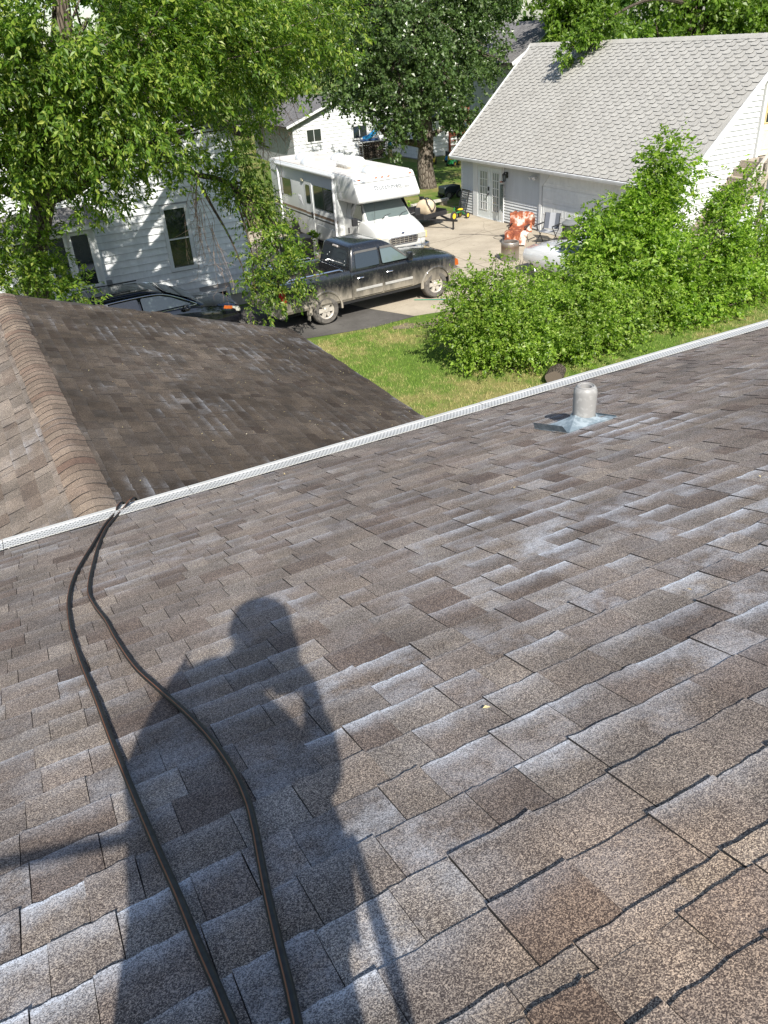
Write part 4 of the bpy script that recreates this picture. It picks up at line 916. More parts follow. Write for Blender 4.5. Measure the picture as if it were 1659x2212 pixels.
bgtree('green tree beyond the street behind the cottonwood', 47, 98, 17, 7.5, M['leaf_far'], 65, 2400, (.6, .22))
bgtree('green tree beyond the street left of the cottonwood', 34, 95, 17, 7.5, M['leaf_far'], 66, 2400, (.6, .22))
bgtree('pale green tree beyond the small garage roof', 22, 78, 13, 6.0, M['leaf_far_b'], 67, 2200, (.5, .18))
bgtree('dark tree showing behind the ash crown', 12, 60, 14, 6.0, M['leaf_far'], 68, 2200, (.45, .16))
bgtree('far tree at the back of the street gap', 62, 104, 17, 8.0, M['leaf_far'], 69, 2200, (.6, .22))
bgtree('tall tree behind the far house at right', 52, 44, 15, 6.0, M['leaf_far'], 70, 2600, (.42, .15))
bgtree('tree filling the corner behind the garage at far right', 44, 31, 13, 5.0, M['leaf_far_b'], 71, 2800, (.32, .1))
bgtree('tree rising behind the white house on the left', 0, 46, 13, 6.0, M['leaf_far'], 72, 1800, (.42, .15))
bgtree('tree at the far left behind the white house', -9, 44, 15, 6.5, M['leaf_far'], 75, 2000, (.42, .15))
bgtree('wide tree between the far house and the street', 55, 66, 15, 7.0, M['leaf_far'], 74, 2400, (.5, .17))
# spruce
rs = np.random.RandomState(73); sb = []
for k in range(12): z = 2+k*1.05; s = 2.6*(1-k/13); sb.append((46, 70, z, s, s, .7))
tree('spruce_tree', 'grey green spruce standing between the far trees', (46, 70), [(46, 70, 0), (46, 70, 7), (46, 70, 14)], sb, 1800, M['leaf_spruce'], M['bark_dark'], rs, group=TB, r0=.3, extra=0, per=8, leaf=(.4, .06), twig=.7, droop=.2, pinnate=True, up=.5)
# bough hanging over the garage ridge
rs = np.random.RandomState(81)
bb = [(22.85, 26.6, 6.42, .5, .45, .3), (22.35, 26.75, 6.05, .4, .35, .28), (22.1, 26.9, 5.75, .25, .22, .2), (23.3, 26.4, 6.65, .5, .5, .3), (22.55, 26.2, 6.2, .3, .3, .2)]
V, F = foliage(bb, 260, rs, leaf=(.17, .045), per=9, twig=.3, droop=.4, clump=5)
bt = [o for o in bpy.data.objects if o.get('label', '').startswith('bright leafy tree left')][0]
mk('hanging_bough', np_mesh('hanging_bough', V-np.array(bt.location), F), M['leaf_far_b'], bt)
limbs([([(31.5, 30, 7), (27, 27.8, 7.3), (23.6, 26.5, 6.75), (22.2, 26.8, 5.9)], .1, .015)], 6).build('bough_limb', M['bark_dark'], bt, True, world=True)

# ---- leaf litter and grit lying on the roofs
rs = np.random.RandomState(77); P, D, N_ = [], [], []
for k in range(265):
    if k < 240: t = rs.rand()**.7*SLW*.97+.1; y = rs.uniform(5.5, WY1-.1); q = FR @ Vector((WY1-y, min(t, SLW-.02), .016))
    else: y = rs.uniform(.7, EAVE_Y-.1); q = MAIN @ Vector((rs.uniform(-.6, 6.5), y/CS, .014))
    P.append(q); D.append(unit(np.array([rs.normal(), rs.normal(), rs.normal()*.15]))); N_.append((rs.normal()*.2, rs.normal()*.2, 1))
V, F = leaf_mesh(np.array(P), np.array(D), unit(np.array(N_)), rs.uniform(.01, .026, 265), rs.uniform(.003, .006, 265))
g = G('dry_litter'); M['litter'] = g.pbr(base=g.ramp(g.n('NewGeometry').outputs['Random Per Island'], [(0, (.3, .22, .1)), (.5, (.45, .4, .22)), (.8, (.2, .13, .07)), (1, (.55, .52, .42))]), rough=.9)
o = mk('leaf_litter', np_mesh('leaf_litter', V, F), M['litter']); tag(o, 'dry leaf bits and grit scattered on the shingles', 'litter', kind='stuff')
# ================================================================ vehicles
def paint_mat(name, c, dust=0.0, dz=(.5, 1.0), rough=.18, dustc=(.34, .3, .24), coat=.9):
    g = G(name); p = g.obj()
    n1 = g.noise(g.n('Mapping', {'Vector': p, 'Scale': (2.2, 2.2, .8)}).outputs[0], 2.6, 5, .65); n2 = g.noise(p, 18, 4, .7)
    z = g.math('ADD', g.sep(p, 2), g.math('MULTIPLY', g.math('SUBTRACT', n1, .5), .75)); k = g.math('MULTIPLY', g.mr(z, dz[1], dz[0]), dust)
    k = g.math('ADD', k, g.math('MULTIPLY', g.mr(n2, .5, .8), dust*.12), clamp=True)
    return g.pbr(base=g.mix(k, c, dustc), rough=g.math('ADD', g.math('MULTIPLY', k, .6), rough), coat=g.math('MULTIPLY', g.math('SUBTRACT', 1.0, k), coat), coat_rough=.06)
M['truck'] = paint_mat('dusty_black_paint', (.012, .013, .015), .92, (.35, 1.08), .25)
M['truck_bumper'] = paint_mat('dusty_bumper', (.1, .1, .1), .9, (.3, 1.3), .35)
M['black_paint'] = paint_mat('black_car_paint', (.006, .007, .011), .0, rough=.08)
M['rv'] = paint_mat('motorhome_gelcoat', (.58, .585, .565), .35, (.2, 1.6), .3, (.5, .47, .41), .3)
M['rv_side'] = paint_mat('motorhome_side', (.62, .64, .63), .4, (.2, 1.6), .35, (.46, .44, .4), .2)
M['white_paint'] = paint_mat('white_car_paint', (.72, .73, .74), .1, (.2, .8), .2)
M['rim_dirty'] = plain('dusty_alloy', (.5, .46, .4), .5, .25, var=.25, sc=14)
M['tyre'] = plain('dusty_tyre', (.11, .1, .088), .95, var=.4, sc=9, bump=.5, bsc=50)
M['liner'] = plain('wheel_well', (.012, .012, .012), .95)
M['amber'] = plain('amber_lens', (.42, .1, .02), .25, coat=.5); M['red_lens'] = plain('red_lens', (.35, .02, .02), .25, coat=.5)
M['lamp'] = plain('headlamp_lens', (.55, .55, .5), .15, .3, coat=.8)
def section(hw, zb, zt, rb=.1, rt=.08, crown=.02, side=0.0):
    h = [(hw-rb, zb), (hw-rb*.3, zb+rb*.3), (hw, zb+rb), (hw+side, (zb+zt)/2), (hw, zt-rt), (hw-rt*.3, zt-rt*.3), (hw-rt, zt), (hw*.5, zt+crown*.8)]
    return [(-a, b) for a, b in h][::-1][::-1] + [(a, b) for a, b in h[::-1]]
def body(st, axis='x', **kw):
    rings = []
    for s in st:
        x, hw, zb, zt = s[:4]; k = dict(kw); 
        if len(s) > 4: k.update(s[4])
        rings.append([(x, a, b) for a, b in section(hw, zb, zt, **k)])
    return MB().loft(rings)
def wheel(parent, c, r, w, rimr, m_rim=None, spokes=6, side=-1, tyre=None):
    """side -1: outer face towards -y"""
    c = Vector(c); t = tyre or M['tyre']
    mb = MB(); mb.lathe([(rimr, -w/2+.02), (rimr+.02, -w/2), (r-.05, -w/2-.005), (r-.015, -w/2+.025), (r, -w/2+.05), (r, w/2-.05), (r-.015, w/2-.025), (r-.05, w/2), (rimr, w/2-.02)], c, 32, 'y', False)
    wo_ = mb.build('wheel', t, parent, True, ang=35)
    mb = MB(); y0 = side*(w/2-.03)
    mb.lathe([(rimr+.004, y0), (rimr-.012, y0-side*.012), (rimr-.03, y0-side*.05)], c, 32, 'y', False)
    mb.lathe([(.001, y0+side*.008), (.05, y0+side*.006), (.07, y0-side*.01), (.09, y0-side*.018)], c, 20, 'y', False)
    for k in range(spokes):
        a = 2*pi*k/spokes; d = Vector((cos(a), 0, sin(a))); e = Vector((-sin(a), 0, cos(a))); yo = Vector((0, y0-side*.012, 0)); r1 = rimr-.012
        q = [c+yo+d*.07+e*.05, c+yo+d*r1+e*.062, c+yo+d*r1-e*.062, c+yo+d*.07-e*.05]; b2 = [v-Vector((0, side*.035, 0)) for v in q]
        mb.add(q+b2, [(0, 1, 2, 3), (0, 4, 5, 1), (2, 6, 7, 3)])
    for k in range(spokes):
        a = 2*pi*(k+.5)/spokes; mb.lathe([(.013, y0+side*.004), (.013, y0-side*.03)], c+Vector((.058*cos(a), 0, .058*sin(a))), 6, 'y')
    mb.build('rim', m_rim or M['rim_dirty'], wo_, False)
    mb = MB(); mb.lathe([(.001, y0-side*.06), (rimr-.02, y0-side*.06)], c, 24, 'y', False); mb.build('brake', M['liner'], wo_)
    return wo_
def arch_cut(x, r, hwid, zc, side):
    mb = MB(); mb.lathe([(r, side*(hwid-.36)), (r, side*(hwid+.3))], (x, 0, zc), 32, 'y'); return mb.build('cutter', None)
def liner(parent, x, r, y0, y1, zc):
    mb = MB(); n = 18
    mb.loft([[(x+(r-.004)*cos(pi*k/n*1.1-.16), y, zc+(r-.004)*sin(pi*k/n*1.1-.16)) for k in range(n+1)] for y in (y0, y1)], False, False)
    mb.add([(x+(r-.004)*cos(pi*k/n*1.1-.16), y1, zc+(r-.004)*sin(pi*k/n*1.1-.16)) for k in range(n+1)], [tuple(range(n+1))])
    mb.build('wheel_well', M['liner'], parent)
def flare(parent, x, r, y, zc, m, a0=-.1, a1=pi+.1, wd=.05, dp=.03):
    mb = MB(); n = 16; R = []
    for k in range(n+1):
        a = a0+(a1-a0)*k/n; c_, s_ = cos(a), sin(a)
        R.append([(x+(r+u)*c_, y+v*(1 if y > 0 else -1), zc+(r+u)*s_) for u, v in ((-.012, -.02), (-.012, dp), (wd*.5, dp*1.05), (wd, dp*.4), (wd+.01, -.02))])
    mb.loft(R, True, True); mb.build('wheel_flare', m, parent, True)
def on_plane(o, ex, ez, pts, off):
    """panel from 2-D points on a plane with axes ex, ez; off along the normal"""
    o, ex, ez = Vector(o), Vector(ex), Vector(ez); n = ex.cross(ez).normalized()
    return [o+ex*a+ez*b+n*off for a, b in pts]
def panel(pts2, o, ex, ez, t0, t1):
    mb = MB(); a = on_plane(o, ex, ez, pts2, t0); b = on_plane(o, ex, ez, pts2, t1); n = len(a)
    return mb.add(a+b, [tuple(range(n)), tuple(range(n, 2*n))[::-1]]+[(i, (i+1) % n, (i+1) % n+n, i+n) for i in range(n)])
def rounded(pts, r=.06, seg=3):
    out = []; n = len(pts)
    for i in range(n):
        p, a, b = Vector(pts[i]), Vector(pts[i-1]), Vector(pts[(i+1) % n]); da, db = (a-p), (b-p); ra = min(r, da.length*.4); rb = min(r, db.length*.4)
        s, e = p+da.normalized()*ra, p+db.normalized()*rb
        for k in range(seg+1):
            t = k/seg; q = s*(1-t)**2+p*2*t*(1-t)+e*t*t; out.append((q.x, q.y))
    return out

# ---------------------------------------------------------------- pickup
tr = thing('pickup_truck', 'dusty black crew-cab pickup parked in front of the motorhome', 'pickup truck', (10.06, 20.84, .01), radians(3.4))
HW = .985
b = body([(2.7, .74, .62, .98), (2.63, .86, .56, 1.06), (2.45, .95, .52, 1.12), (1.9, HW, .5, 1.17), (1.25, HW, .5, 1.215), (1.05, HW, .48, 1.25), (.4, HW, .48, 1.27), (-.3, HW, .48, 1.27), (-.985, HW, .48, 1.27)], rb=.1, rt=.1, crown=.055, side=.012).build('body', M['truck'], tr, True)
cut(b, [arch_cut(1.82, .47, HW, .42, -1), arch_cut(1.82, .47, HW, .42, 1)])
b.data.polygons.foreach_set('use_smooth', np.ones(len(b.data.polygons), bool)); b.data.set_sharp_from_angle(angle=radians(35))
# bed
sec = [(-HW+.05, .5), (-HW, .58), (-HW-.008, .9), (-HW, 1.22), (-HW+.04, 1.31), (-HW+.12, 1.31), (-HW+.14, 1.26), (-HW+.15, .78), (HW-.15, .78), (HW-.14, 1.26), (HW-.12, 1.31), (HW-.04, 1.31), (HW, 1.22), (HW+.008, .9), (HW, .58), (HW-.05, .5)]
mb = MB(); mb.loft([[(x, a*k, z) for a, z in sec] for x, k in ((-3.06, .985), (-2.9, 1), (-1.05, 1), (-1.0, .998))]); bed = mb.build('bed', M['truck'], tr, True, ang=30)
cut(bed, [arch_cut(-1.82, .47, HW, .42, -1), arch_cut(-1.82, .47, HW, .42, 1)])
bed.data.set_sharp_from_angle(angle=radians(30))
mb = MB(); mb.bx(-3.1, -3.05, -.8, .8, .66, 1.3); mb.build('tailgate', M['truck'], tr, bevel=.015)
mb = MB(); mb.bx(-1.045, -.99, -.85, .85, .7, 1.3); mb.build('bed_front', M['truck'], tr, bevel=.01)
mb = MB()
for k in range(11): mb.bx(-2.95, -1.06, -.76+k*.14, -.69+k*.14, .781, .8)
mb.build('bed_liner', M['black_plastic'], bed)
for s in (-1, 1):
    mb = MB(); mb.tube([(-2.9, s*.93, 1.33), (-2.8, s*.93, 1.385), (-1.3, s*.93, 1.385), (-1.2, s*.93, 1.33)], .02, 8); mb.build('bed_rail', M['chrome'], tr, True)
# greenhouse
rings = []
for z, x0, x1, hw, r in ((1.22, -.975, 1.12, .945, .1), (1.3, -.97, 1.05, .94, .1), (1.6, -.905, .66, .855, .1), (1.79, -.86, .41, .80, .1), (1.86, -.82, .28, .745, .12), (1.895, -.74, .14, .64, .15), (1.912, -.5, -.1, .4, .2)):
    pts = rounded([(x0, -hw), (x1, -hw*.93), (x1, hw*.93), (x0, hw)], r, 4); rings.append([(a, c_, z) for a, c_ in pts])
cabm = MB().loft(rings).build('cab', M['truck'], tr, True, ang=50)
TH = (1.79-1.3); 
for s in (-1, 1):
    o_ = (0, s*.941, 1.3); ez = Vector((0, -s*(.94-.80), TH)).normalized(); ex = Vector((1, 0, 0)) if s < 0 else Vector((-1, 0, 0))
    sg = 1 if s < 0 else -1
    fw_pts = [(.06, .02), (.92, .02), (.86, .1), (.44, .47), (.06, .47)]; rw = [(-.8, .02), (-.04, .02), (-.04, .47), (-.74, .47)]
    for nm, pts in (('front_window', fw_pts), ('rear_window', rw)):
        q = rounded([(a*sg, b_) for a, b_ in pts], .05); panel(q, o_, ex, ez, .004, .012).build(nm, M['glass'] if nm == 'rear_window' else M['glass_pale'], cabm, False)
        top = [(a, b_) for a, b_ in pts]
        v = [(a*sg, b_) for a, b_ in ([(.06, .47), (.44, .47), (.86, .1), (.82, .08), (.42, .41), (.06, .41)] if nm == 'front_window' else [(-.04, .47), (-.74, .47), (-.755, .38), (-.72, .41), (-.04, .41)])]
        panel(v, o_, ex, ez, .013, .03).build('rain_guard', plain('smoked_visor', (.1, .095, .09), .35), cabm)
    # doors with real gaps
    for nm, x0, x1 in (('front_door', .015, 1.02), ('rear_door', -.93, .0)):
        pts = [(x0, .56), (x1, .56), (x1, 1.2), (x0, 1.2)]
        d = MB().prism(rounded(pts, .05), s*(HW-.02), s*(HW+.02), 'y').build(nm, M['truck'], tr, True, bevel=.008)
        hx = x0+.12
        mb = MB(); mb.tube([(hx, s*(HW+.025), 1.08), (hx+.03, s*(HW+.05), 1.085), (hx+.17, s*(HW+.05), 1.085), (hx+.2, s*(HW+.025), 1.08)], .02, 8); mb.build('handle', M['chrome'], d, True)
        mb = MB(); mb.bx(x0+.06, x1-.02, s*(HW+.02) if s > 0 else -(HW+.036), s*(HW+.036) if s > 0 else -(HW+.02), .73, .80); mb.build('moulding', plain('dusty_moulding', (.36, .35, .33), .5), d, bevel=.006)
    for x in (1.82, -1.82):
        flare(tr, x, .47, s*HW, .42, M['truck']); liner(tr, x, .468, s*(HW-.01), s*(HW-.34), .42)
        wheel(tr, (x, s*.85, .395), .395, .27, .235, side=s)
    mb = MB(); mb.bx(-2.36, -2.33, s*HW-.14 if s > 0 else -HW-.02, s*HW+.02 if s > 0 else -HW+.14, .22, .6); mb.build('mud_flap', M['truck_bumper'], tr)
    # mirror
    mb = MB(); mb.bx(.84, 1.0, s*1.02-.06, s*1.02+.07, 1.26, 1.5); mb.build('mirror', M['truck'], tr, True, bevel=.03)
    mb = MB(); mb.prism(rounded([(-3.11, .82), (-2.98, .82), (-2.98, 1.2), (-3.11, 1.2)], .03), s*(HW-.16), s*(HW+.01), 'y'); mb.build('tail_light', M['red_lens'], tr)
    mb = MB(); mb.prism(rounded([(2.56, .8), (2.69, .8), (2.66, .98), (2.57, 1.0)], .03), s*.72, s*.905, 'y'); mb.build('turn_signal', M['amber'], tr)
    mb = MB(); mb.bx(2.6, 2.71, s*.5-.2, s*.5+.2, .84, 1.02); mb.build('headlight', M['lamp'], tr, bevel=.02)
mb = MB(); mb.bx(2.63, 2.72, -.5, .5, .66, 1.0); mb.build('grille', M['black_plastic'], tr, bevel=.02)
mb = MB(); mb.loft([[(2.52, -1.0, z), (2.74, -.93, z), (2.82, -.5, z), (2.84, 0, z), (2.82, .5, z), (2.74, .93, z), (2.52, 1.0, z), (2.45, .9, z), (2.45, -.9, z)] for z in (.43, .46, .68, .72)]); mb.build('front_bumper', M['truck_bumper'], tr, bevel=.015)
mb = MB(); mb.loft([[(-3.0, -.99, z), (-3.22, -.96, z), (-3.28, -.5, z), (-3.28, .5, z), (-3.22, .96, z), (-3.0, .99, z)] for z in (.44, .47, .66, .7)]); mb.build('rear_bumper', M['truck_bumper'], tr, bevel=.015)
mb = MB(); mb.tube([(-2.6, -.7, .4), (-2.9, -.72, .42), (-3.12, -.8, .38)], .05, 12, False); mb.build('exhaust', M['steel'], tr, True)
mb = MB(); mb.bx(-3.0, 2.5, -.8, .8, .38, .5); mb.bx(-1.3, 1.3, -.93, .93, .42, .5); mb.build('chassis', M['liner'], tr)
rwp = rounded([(-.7, .04), (.7, .04), (.66, .47), (-.66, .47)], .08)
panel([(-a, b_) for a, b_ in rwp], (-.968, 0, 1.3), (0, 1, 0), Vector((.11, 0, .49)).normalized(), -.004, -.014).build('rear_glass', M['glass'], cabm)
wsp = rounded([(-.8, .04), (.8, .04), (.7, .74), (-.7, .74)], .08)
panel(wsp, (1.06, 0, 1.29), (0, 1, 0), Vector((-.66, 0, .5)).normalized(), .006, .016).build('windshield', M['glass_pale'], cabm)
mb = MB(); mb.bx(-.9, -.85, -.14, .14, 1.785, 1.835); mb.build('brake_light', plain('grey_lens', (.42, .38, .36), .3), cabm, bevel=.01)
for s in (-1, 1):
    mb = MB(); mb.tube([(1.12, s*.1-.05, 1.27), (1.0, s*.35, 1.31), (.88, s*.55, 1.36)], .012, 5); mb.build('wiper', M['black_plastic'], cabm)
mb = MB(); mb.tube([(1.5, -.8, 1.21), (1.46, -.8, 1.75)], .005, 5); mb.build('antenna', M['black_plastic'], tr)
# sticker dots on the rear window
for (yy, tt) in ((-.6, .1), (-.6, .2), (.3, .3), (.42, .22)):
    panel([(yy+.018*cos(a), tt+.018*sin(a)) for a in [k*pi/5 for k in range(10)]], (-.968, 0, 1.3), (0, 1, 0), Vector((.11, 0, .49)).normalized(), -.0155, -.017).build('sticker', M['trim'], cabm)

# ---------------------------------------------------------------- motorhome
rv = thing('motorhome', 'white cab-over motorhome with rooftop air conditioner and brown side stripes', 'motorhome', (12.9, 28, .008))
RX0, RX1 = 11.75, 14.05
mb = MB(); mb.prism([(26.05, .42), (32.3, .42), (32.3, 2.86), (26.05, 2.86)], RX0, RX1, 'x'); rb = mb.build('coach_body', M['rv_side'], rv, True, bevel=.045, world=True)
# cab-over: slanted face, bottom edge leading
prof = [(26.2, 2.86), (24.86, 2.86), (24.76, 2.80), (24.36, 2.22), (24.38, 2.13), (24.5, 2.08), (25.2, 2.05), (26.2, 2.05)]
mb = MB(); mb.prism(prof, RX0+.005, RX1-.005, 'x'); co = mb.build('cab_over', M['rv'], rv, True, bevel=.03, world=True)
g = G('motorhome_roof'); p = g.obj(); M['rv_roof'] = g.pbr(base=g.mix(g.mr(g.noise(p, 1.2, 5, .65), .35, .7), (.5, .47, .43), (.62, .6, .56)), rough=.8)
mb = MB(); mb.bx(RX0+.06, RX1-.06, 24.95, 32.25, 2.858, 2.885); mb.build('roof', M['rv_roof'], rv, bevel=.012, world=True)
# trim lines on the cab-over
def face(a, t): return (Vector((a, 24.76, 2.80)) + (Vector((a, 24.36, 2.22))-Vector((a, 24.76, 2.80)))*t)
fn = Vector((0, 24.36-24.76, 2.22-2.80)); fnn = Vector((1, 0, 0)).cross(fn.normalized()); fnn = fnn if fnn.y < 0 else -fnn
mb = MB()
for t in (.2, .225): mb.bar(face(RX0+.02, t)+fnn*.004, face(RX1-.02, t)+fnn*.004, .014, .012)
mb.build('trim_line', plain('grey_trim', (.3, .3, .29), .5), co, world=True)
for x in (11.97, 12.6, 12.83, 13.07, 13.88):
    mb = MB(); q = face(x, .055); mb.ball(q+fnn*.012, (.06, .025, .022), 10, 6); mb.build('marker_light', M['amber'], co, True, world=True)
# lettering
def text_mesh(body_, size, m, name, parent, Mx, extr=.003, shear=0.0, spc=1.0):
    cu = bpy.data.curves.new('t', 'FONT'); cu.body = body_; cu.size = size; cu.extrude = extr; cu.shear = shear; cu.space_character = spc; cu.resolution_u = 3; cu.offset = size*.022
    to = bpy.data.objects.new('t', cu); COL.objects.link(to); dg = bpy.context.evaluated_depsgraph_get(); me = bpy.data.meshes.new_from_object(to.evaluated_get(dg))
    bpy.data.objects.remove(to); bpy.data.curves.remove(cu); o = mk(name, me, m, parent); me.materials.clear(); me.materials.append(m)
    o.matrix_local = Matrix.Translation(-rootof(parent).location) @ Mx; return o
upv = -fn.normalized(); q = face(12.42, .64)+fnn*.006
Mx = Matrix(((1, upv.x, fnn.x, q.x), (0, upv.y, fnn.y, q.y), (0, upv.z, fnn.z, q.z), (0, 0, 0, 1)))
text_mesh('Dutchmen', .21, plain('grey_lettering', (.13, .14, .15), .5), 'lettering', co, Mx, spc=1.14)
q = face(13.22, .70)+fnn*.008; Mx2 = Mx.copy(); Mx2.translation = q
text_mesh('Express', .15, plain('script_lettering', (.26, .26, .25), .5), 'lettering', co, Mx2, shear=.4)
q = Vector((RX0-.004, 31.75, 1.62)); text_mesh('Dutchmen', .13, plain('grey_lettering_b', (.2, .2, .2), .5), 'lettering', rb, Matrix(((0, 0, -1, q.x), (-1, 0, 0, q.y), (0, 1, 0, q.z), (0, 0, 0, 1))), spc=1.1)
# side: stripes, door, windows, hatch
brown = plain('brown_stripe', (.2, .13, .09), .4); navy = plain('dark_stripe', (.03, .035, .045), .4)
for z, h, m in ((1.25, .075, brown), (1.14, .05, navy), (1.32, .016, brown)):
    mb = MB(); mb.bx(RX0-.004, RX0+.002, 26.15, 32.2, z, z+h); mb.build('stripe', m, rb, world=True)
mb = MB(); mb.prism(rounded([(28.2, .5), (28.88, .5), (28.88, 2.42), (28.2, 2.42)], .1), RX0-.022, RX0+.01, 'x'); rd = mb.build('entry_door', M['rv_side'], rv, bevel=.006, world=True)
mb = MB(); mb.prism(rounded([(28.36, 1.64), (28.74, 1.64), (28.74, 2.28), (28.36, 2.28)], .08), RX0-.034, RX0-.021, 'x'); mb.build('door_window', M['glass'], rd, world=True)
mb = MB(); mb.bx(RX0-.045, RX0-.02, 28.28, 28.36, 1.2, 1.36); mb.build('latch', M['black_plastic'], rd, world=True)
for z, h, m in ((1.252, .071, brown), (1.142, .046, navy)):
    mb = MB(); mb.bx(RX0-.026, RX0-.021, 28.22, 28.86, z, z+h); mb.build('stripe', m, rd, world=True)
mb = MB(); mb.prism(rounded([(26.38, 1.56), (28.04, 1.56), (28.04, 2.32), (26.38, 2.32)], .08), RX0-.018, RX0+.01, 'x'); rw_ = mb.build('side_window', M['glass'], rv, world=True)
mb = MB(); mb.bx(RX0-.024, RX0-.019, 27.15, 27.2, 1.57, 2.31); mb.build('divider', M['black_plastic'], rw_, world=True)
mb = MB()
for k in range(14): mb.bx(RX0-.0205, RX0-.0185, 26.44, 27.1, 1.62+k*.048, 1.64+k*.048)
mb.build('blind', plain('blind_slats', (.08, .08, .1), .6), rw_, world=True)
mb = MB(); mb.prism(rounded([(30.2, 1.7), (31.3, 1.7), (31.3, 2.3), (30.2, 2.3)], .08), RX0-.018, RX0+.01, 'x'); mb.build('side_window', M['glass'], rv, world=True)
mb = MB(); mb.prism(rounded([(26.5, .5), (28.0, .5), (28.0, .98), (26.5, .98)], .05), RX0-.016, RX0+.01, 'x'); mb.build('storage_hatch', M['rv_side'], rv, bevel=.006, world=True)
mb = MB(); mb.bx(RX0-.05, RX0-.01, 28.92, 29.1, 2.36, 2.46); mb.build('porch_light', plain('cream_lens', (.6, .56, .4), .4), rv, bevel=.01, world=True)
# awning roll and its arms
mb = MB(); mb.tube([(RX0-.08, 26.1, 2.78), (RX0-.08, 31.4, 2.78)], .065, 12); aw = mb.build('awning', M['rv'], rv, True, world=True)
for y in (26.2, 31.3):
    mb = MB(); mb.bx(RX0-.1, RX0-.03, y-.035, y+.035, .62, 2.78); mb.build('awning_arm', M['white_metal'], aw, bevel=.006, world=True)
# faint brush graphic
mb = MB(); rs = np.random.RandomState(2)
for k in range(9): a = 29.2+.03*k; mb.bar((RX0-.003, a, 1.5+.02*k), (RX0-.003, a+.12, 1.8+rs.uniform(-.05, .12)), .004, .014, (1, 0, 0))
mb.build('decal', plain('grey_decal', (.35, .36, .37), .5), rb, world=True)
# rooftop air conditioner
AC = (12.82, 27.0)
mb = MB(); rg = []
for z, k in ((2.885, .96), (2.95, 1.0), (3.0, 1.02), (3.02, 1.02), (3.03, .98), (3.12, .93), (3.19, .82), (3.215, .6)):
    rg.append([(AC[0]+a*k, AC[1]+b_*k, z) for a, b_ in rounded([(-.37, -.52), (.37, -.52), (.37, .52), (-.37, .52)], .14, 4)])
g = G('stained_white_plastic'); p = g.obj(); M['ac'] = g.pbr(base=g.mix(g.math('MULTIPLY', g.mr(g.sep(p, 2), 3.04, 2.9), g.mr(g.noise(p, 7, 5, .7), .35, .65)), (.72, .72, .69), (.33, .28, .2)), rough=.5)
ac = mb.loft(rg).build('air_conditioner', M['ac'], rv, True, world=True, ang=35)
mb = MB()
for k in range(5): mb.bx(AC[0]-.2+k*.1-.012, AC[0]-.2+k*.1+.012, AC[1]+.12, AC[1]+.42, 3.19, 3.225)
mb.build('rib', M['ac'], ac, bevel=.004, world=True)
def roof_vent(x, y, w=.36, l=.42, h=.2):
    mb = MB(); n = 9; R = []
    for yy in (y-l/2, y+l/2): R.append([(x-w/2, yy, 2.886)]+[(x-w/2+w*(1-cos(pi*k/(2*n)))*1.0, yy, 2.9+h*sin(pi*k/(2*n))) for k in range(n+1)]+[(x+w/2, yy, 2.886)])
    mb.loft(R, True, True); mb.build('roof_vent', plain('vent_plastic', (.62, .65, .67), .35), rv, True, world=True, bevel=.01, ang=50)
roof_vent(12.62, 25.25); roof_vent(13.3, 29.2); roof_vent(12.4, 30.5, h=.24); roof_vent(12.05, 29.1, .4, .4, .26)
# van cab
vx = 12.93
vb = []
for y, hw, zb, zt in ((23.66, .72, .72, 1.02), (23.68, .84, .7, 1.14), (23.78, .9, .6, 1.22), (24.1, .93, .55, 1.33), (24.5, .95, .5, 1.45), (24.7, .96, .5, 1.48), (25.4, .97, .5, 1.5), (26.1, .98, .5, 1.5)):
    vb.append([(vx+a, y, b_) for a, b_ in section(hw, zb, zt, rb=.1, rt=.13, crown=.05, side=.015)])
vbo = MB().loft(vb).build('cab', M['rv'], rv, True, world=True, ang=38)
cutr = MB().lathe([(.41, -1.2), (.41, 1.2)], (0, 0, 0), 30, 'x').build('cutter', None); cutr.location = Vector((vx, 24.55, .36))-rv.location*0
vbo.location = (0, 0, 0)
cutr.location = Vector((vx, 24.55, .37)); dgx = bpy.context.evaluated_depsgraph_get(); cut(vbo, [cutr]); vbo.data.set_sharp_from_angle(angle=radians(38))
rg = []
for z, y0, y1, hw in ((1.4, 24.5, 26.1, .93), (1.5, 24.62, 26.1, .91), (1.8, 24.9, 26.1, .84), (2.07, 25.16, 26.1, .78)):
    rg.append([(vx+a, b_, z) for a, b_ in rounded([(-hw*.94, y0), (hw*.94, y0), (hw, y1), (-hw, y1)], .09, 3)])
vg = MB().loft(rg).build('cab_top', M['rv'], rv, True, world=True, ang=50)
L = rv.location
wz = Vector((0, .56, .62)).normalized()
panel(rounded([(-.8, .02), (.8, .02), (.7, .74), (-.7, .74)], .08), Vector((vx, 24.60, 1.47))-L, (1, 0, 0), wz, .004, .016).build('windshield', M['glass_pale'], vg)
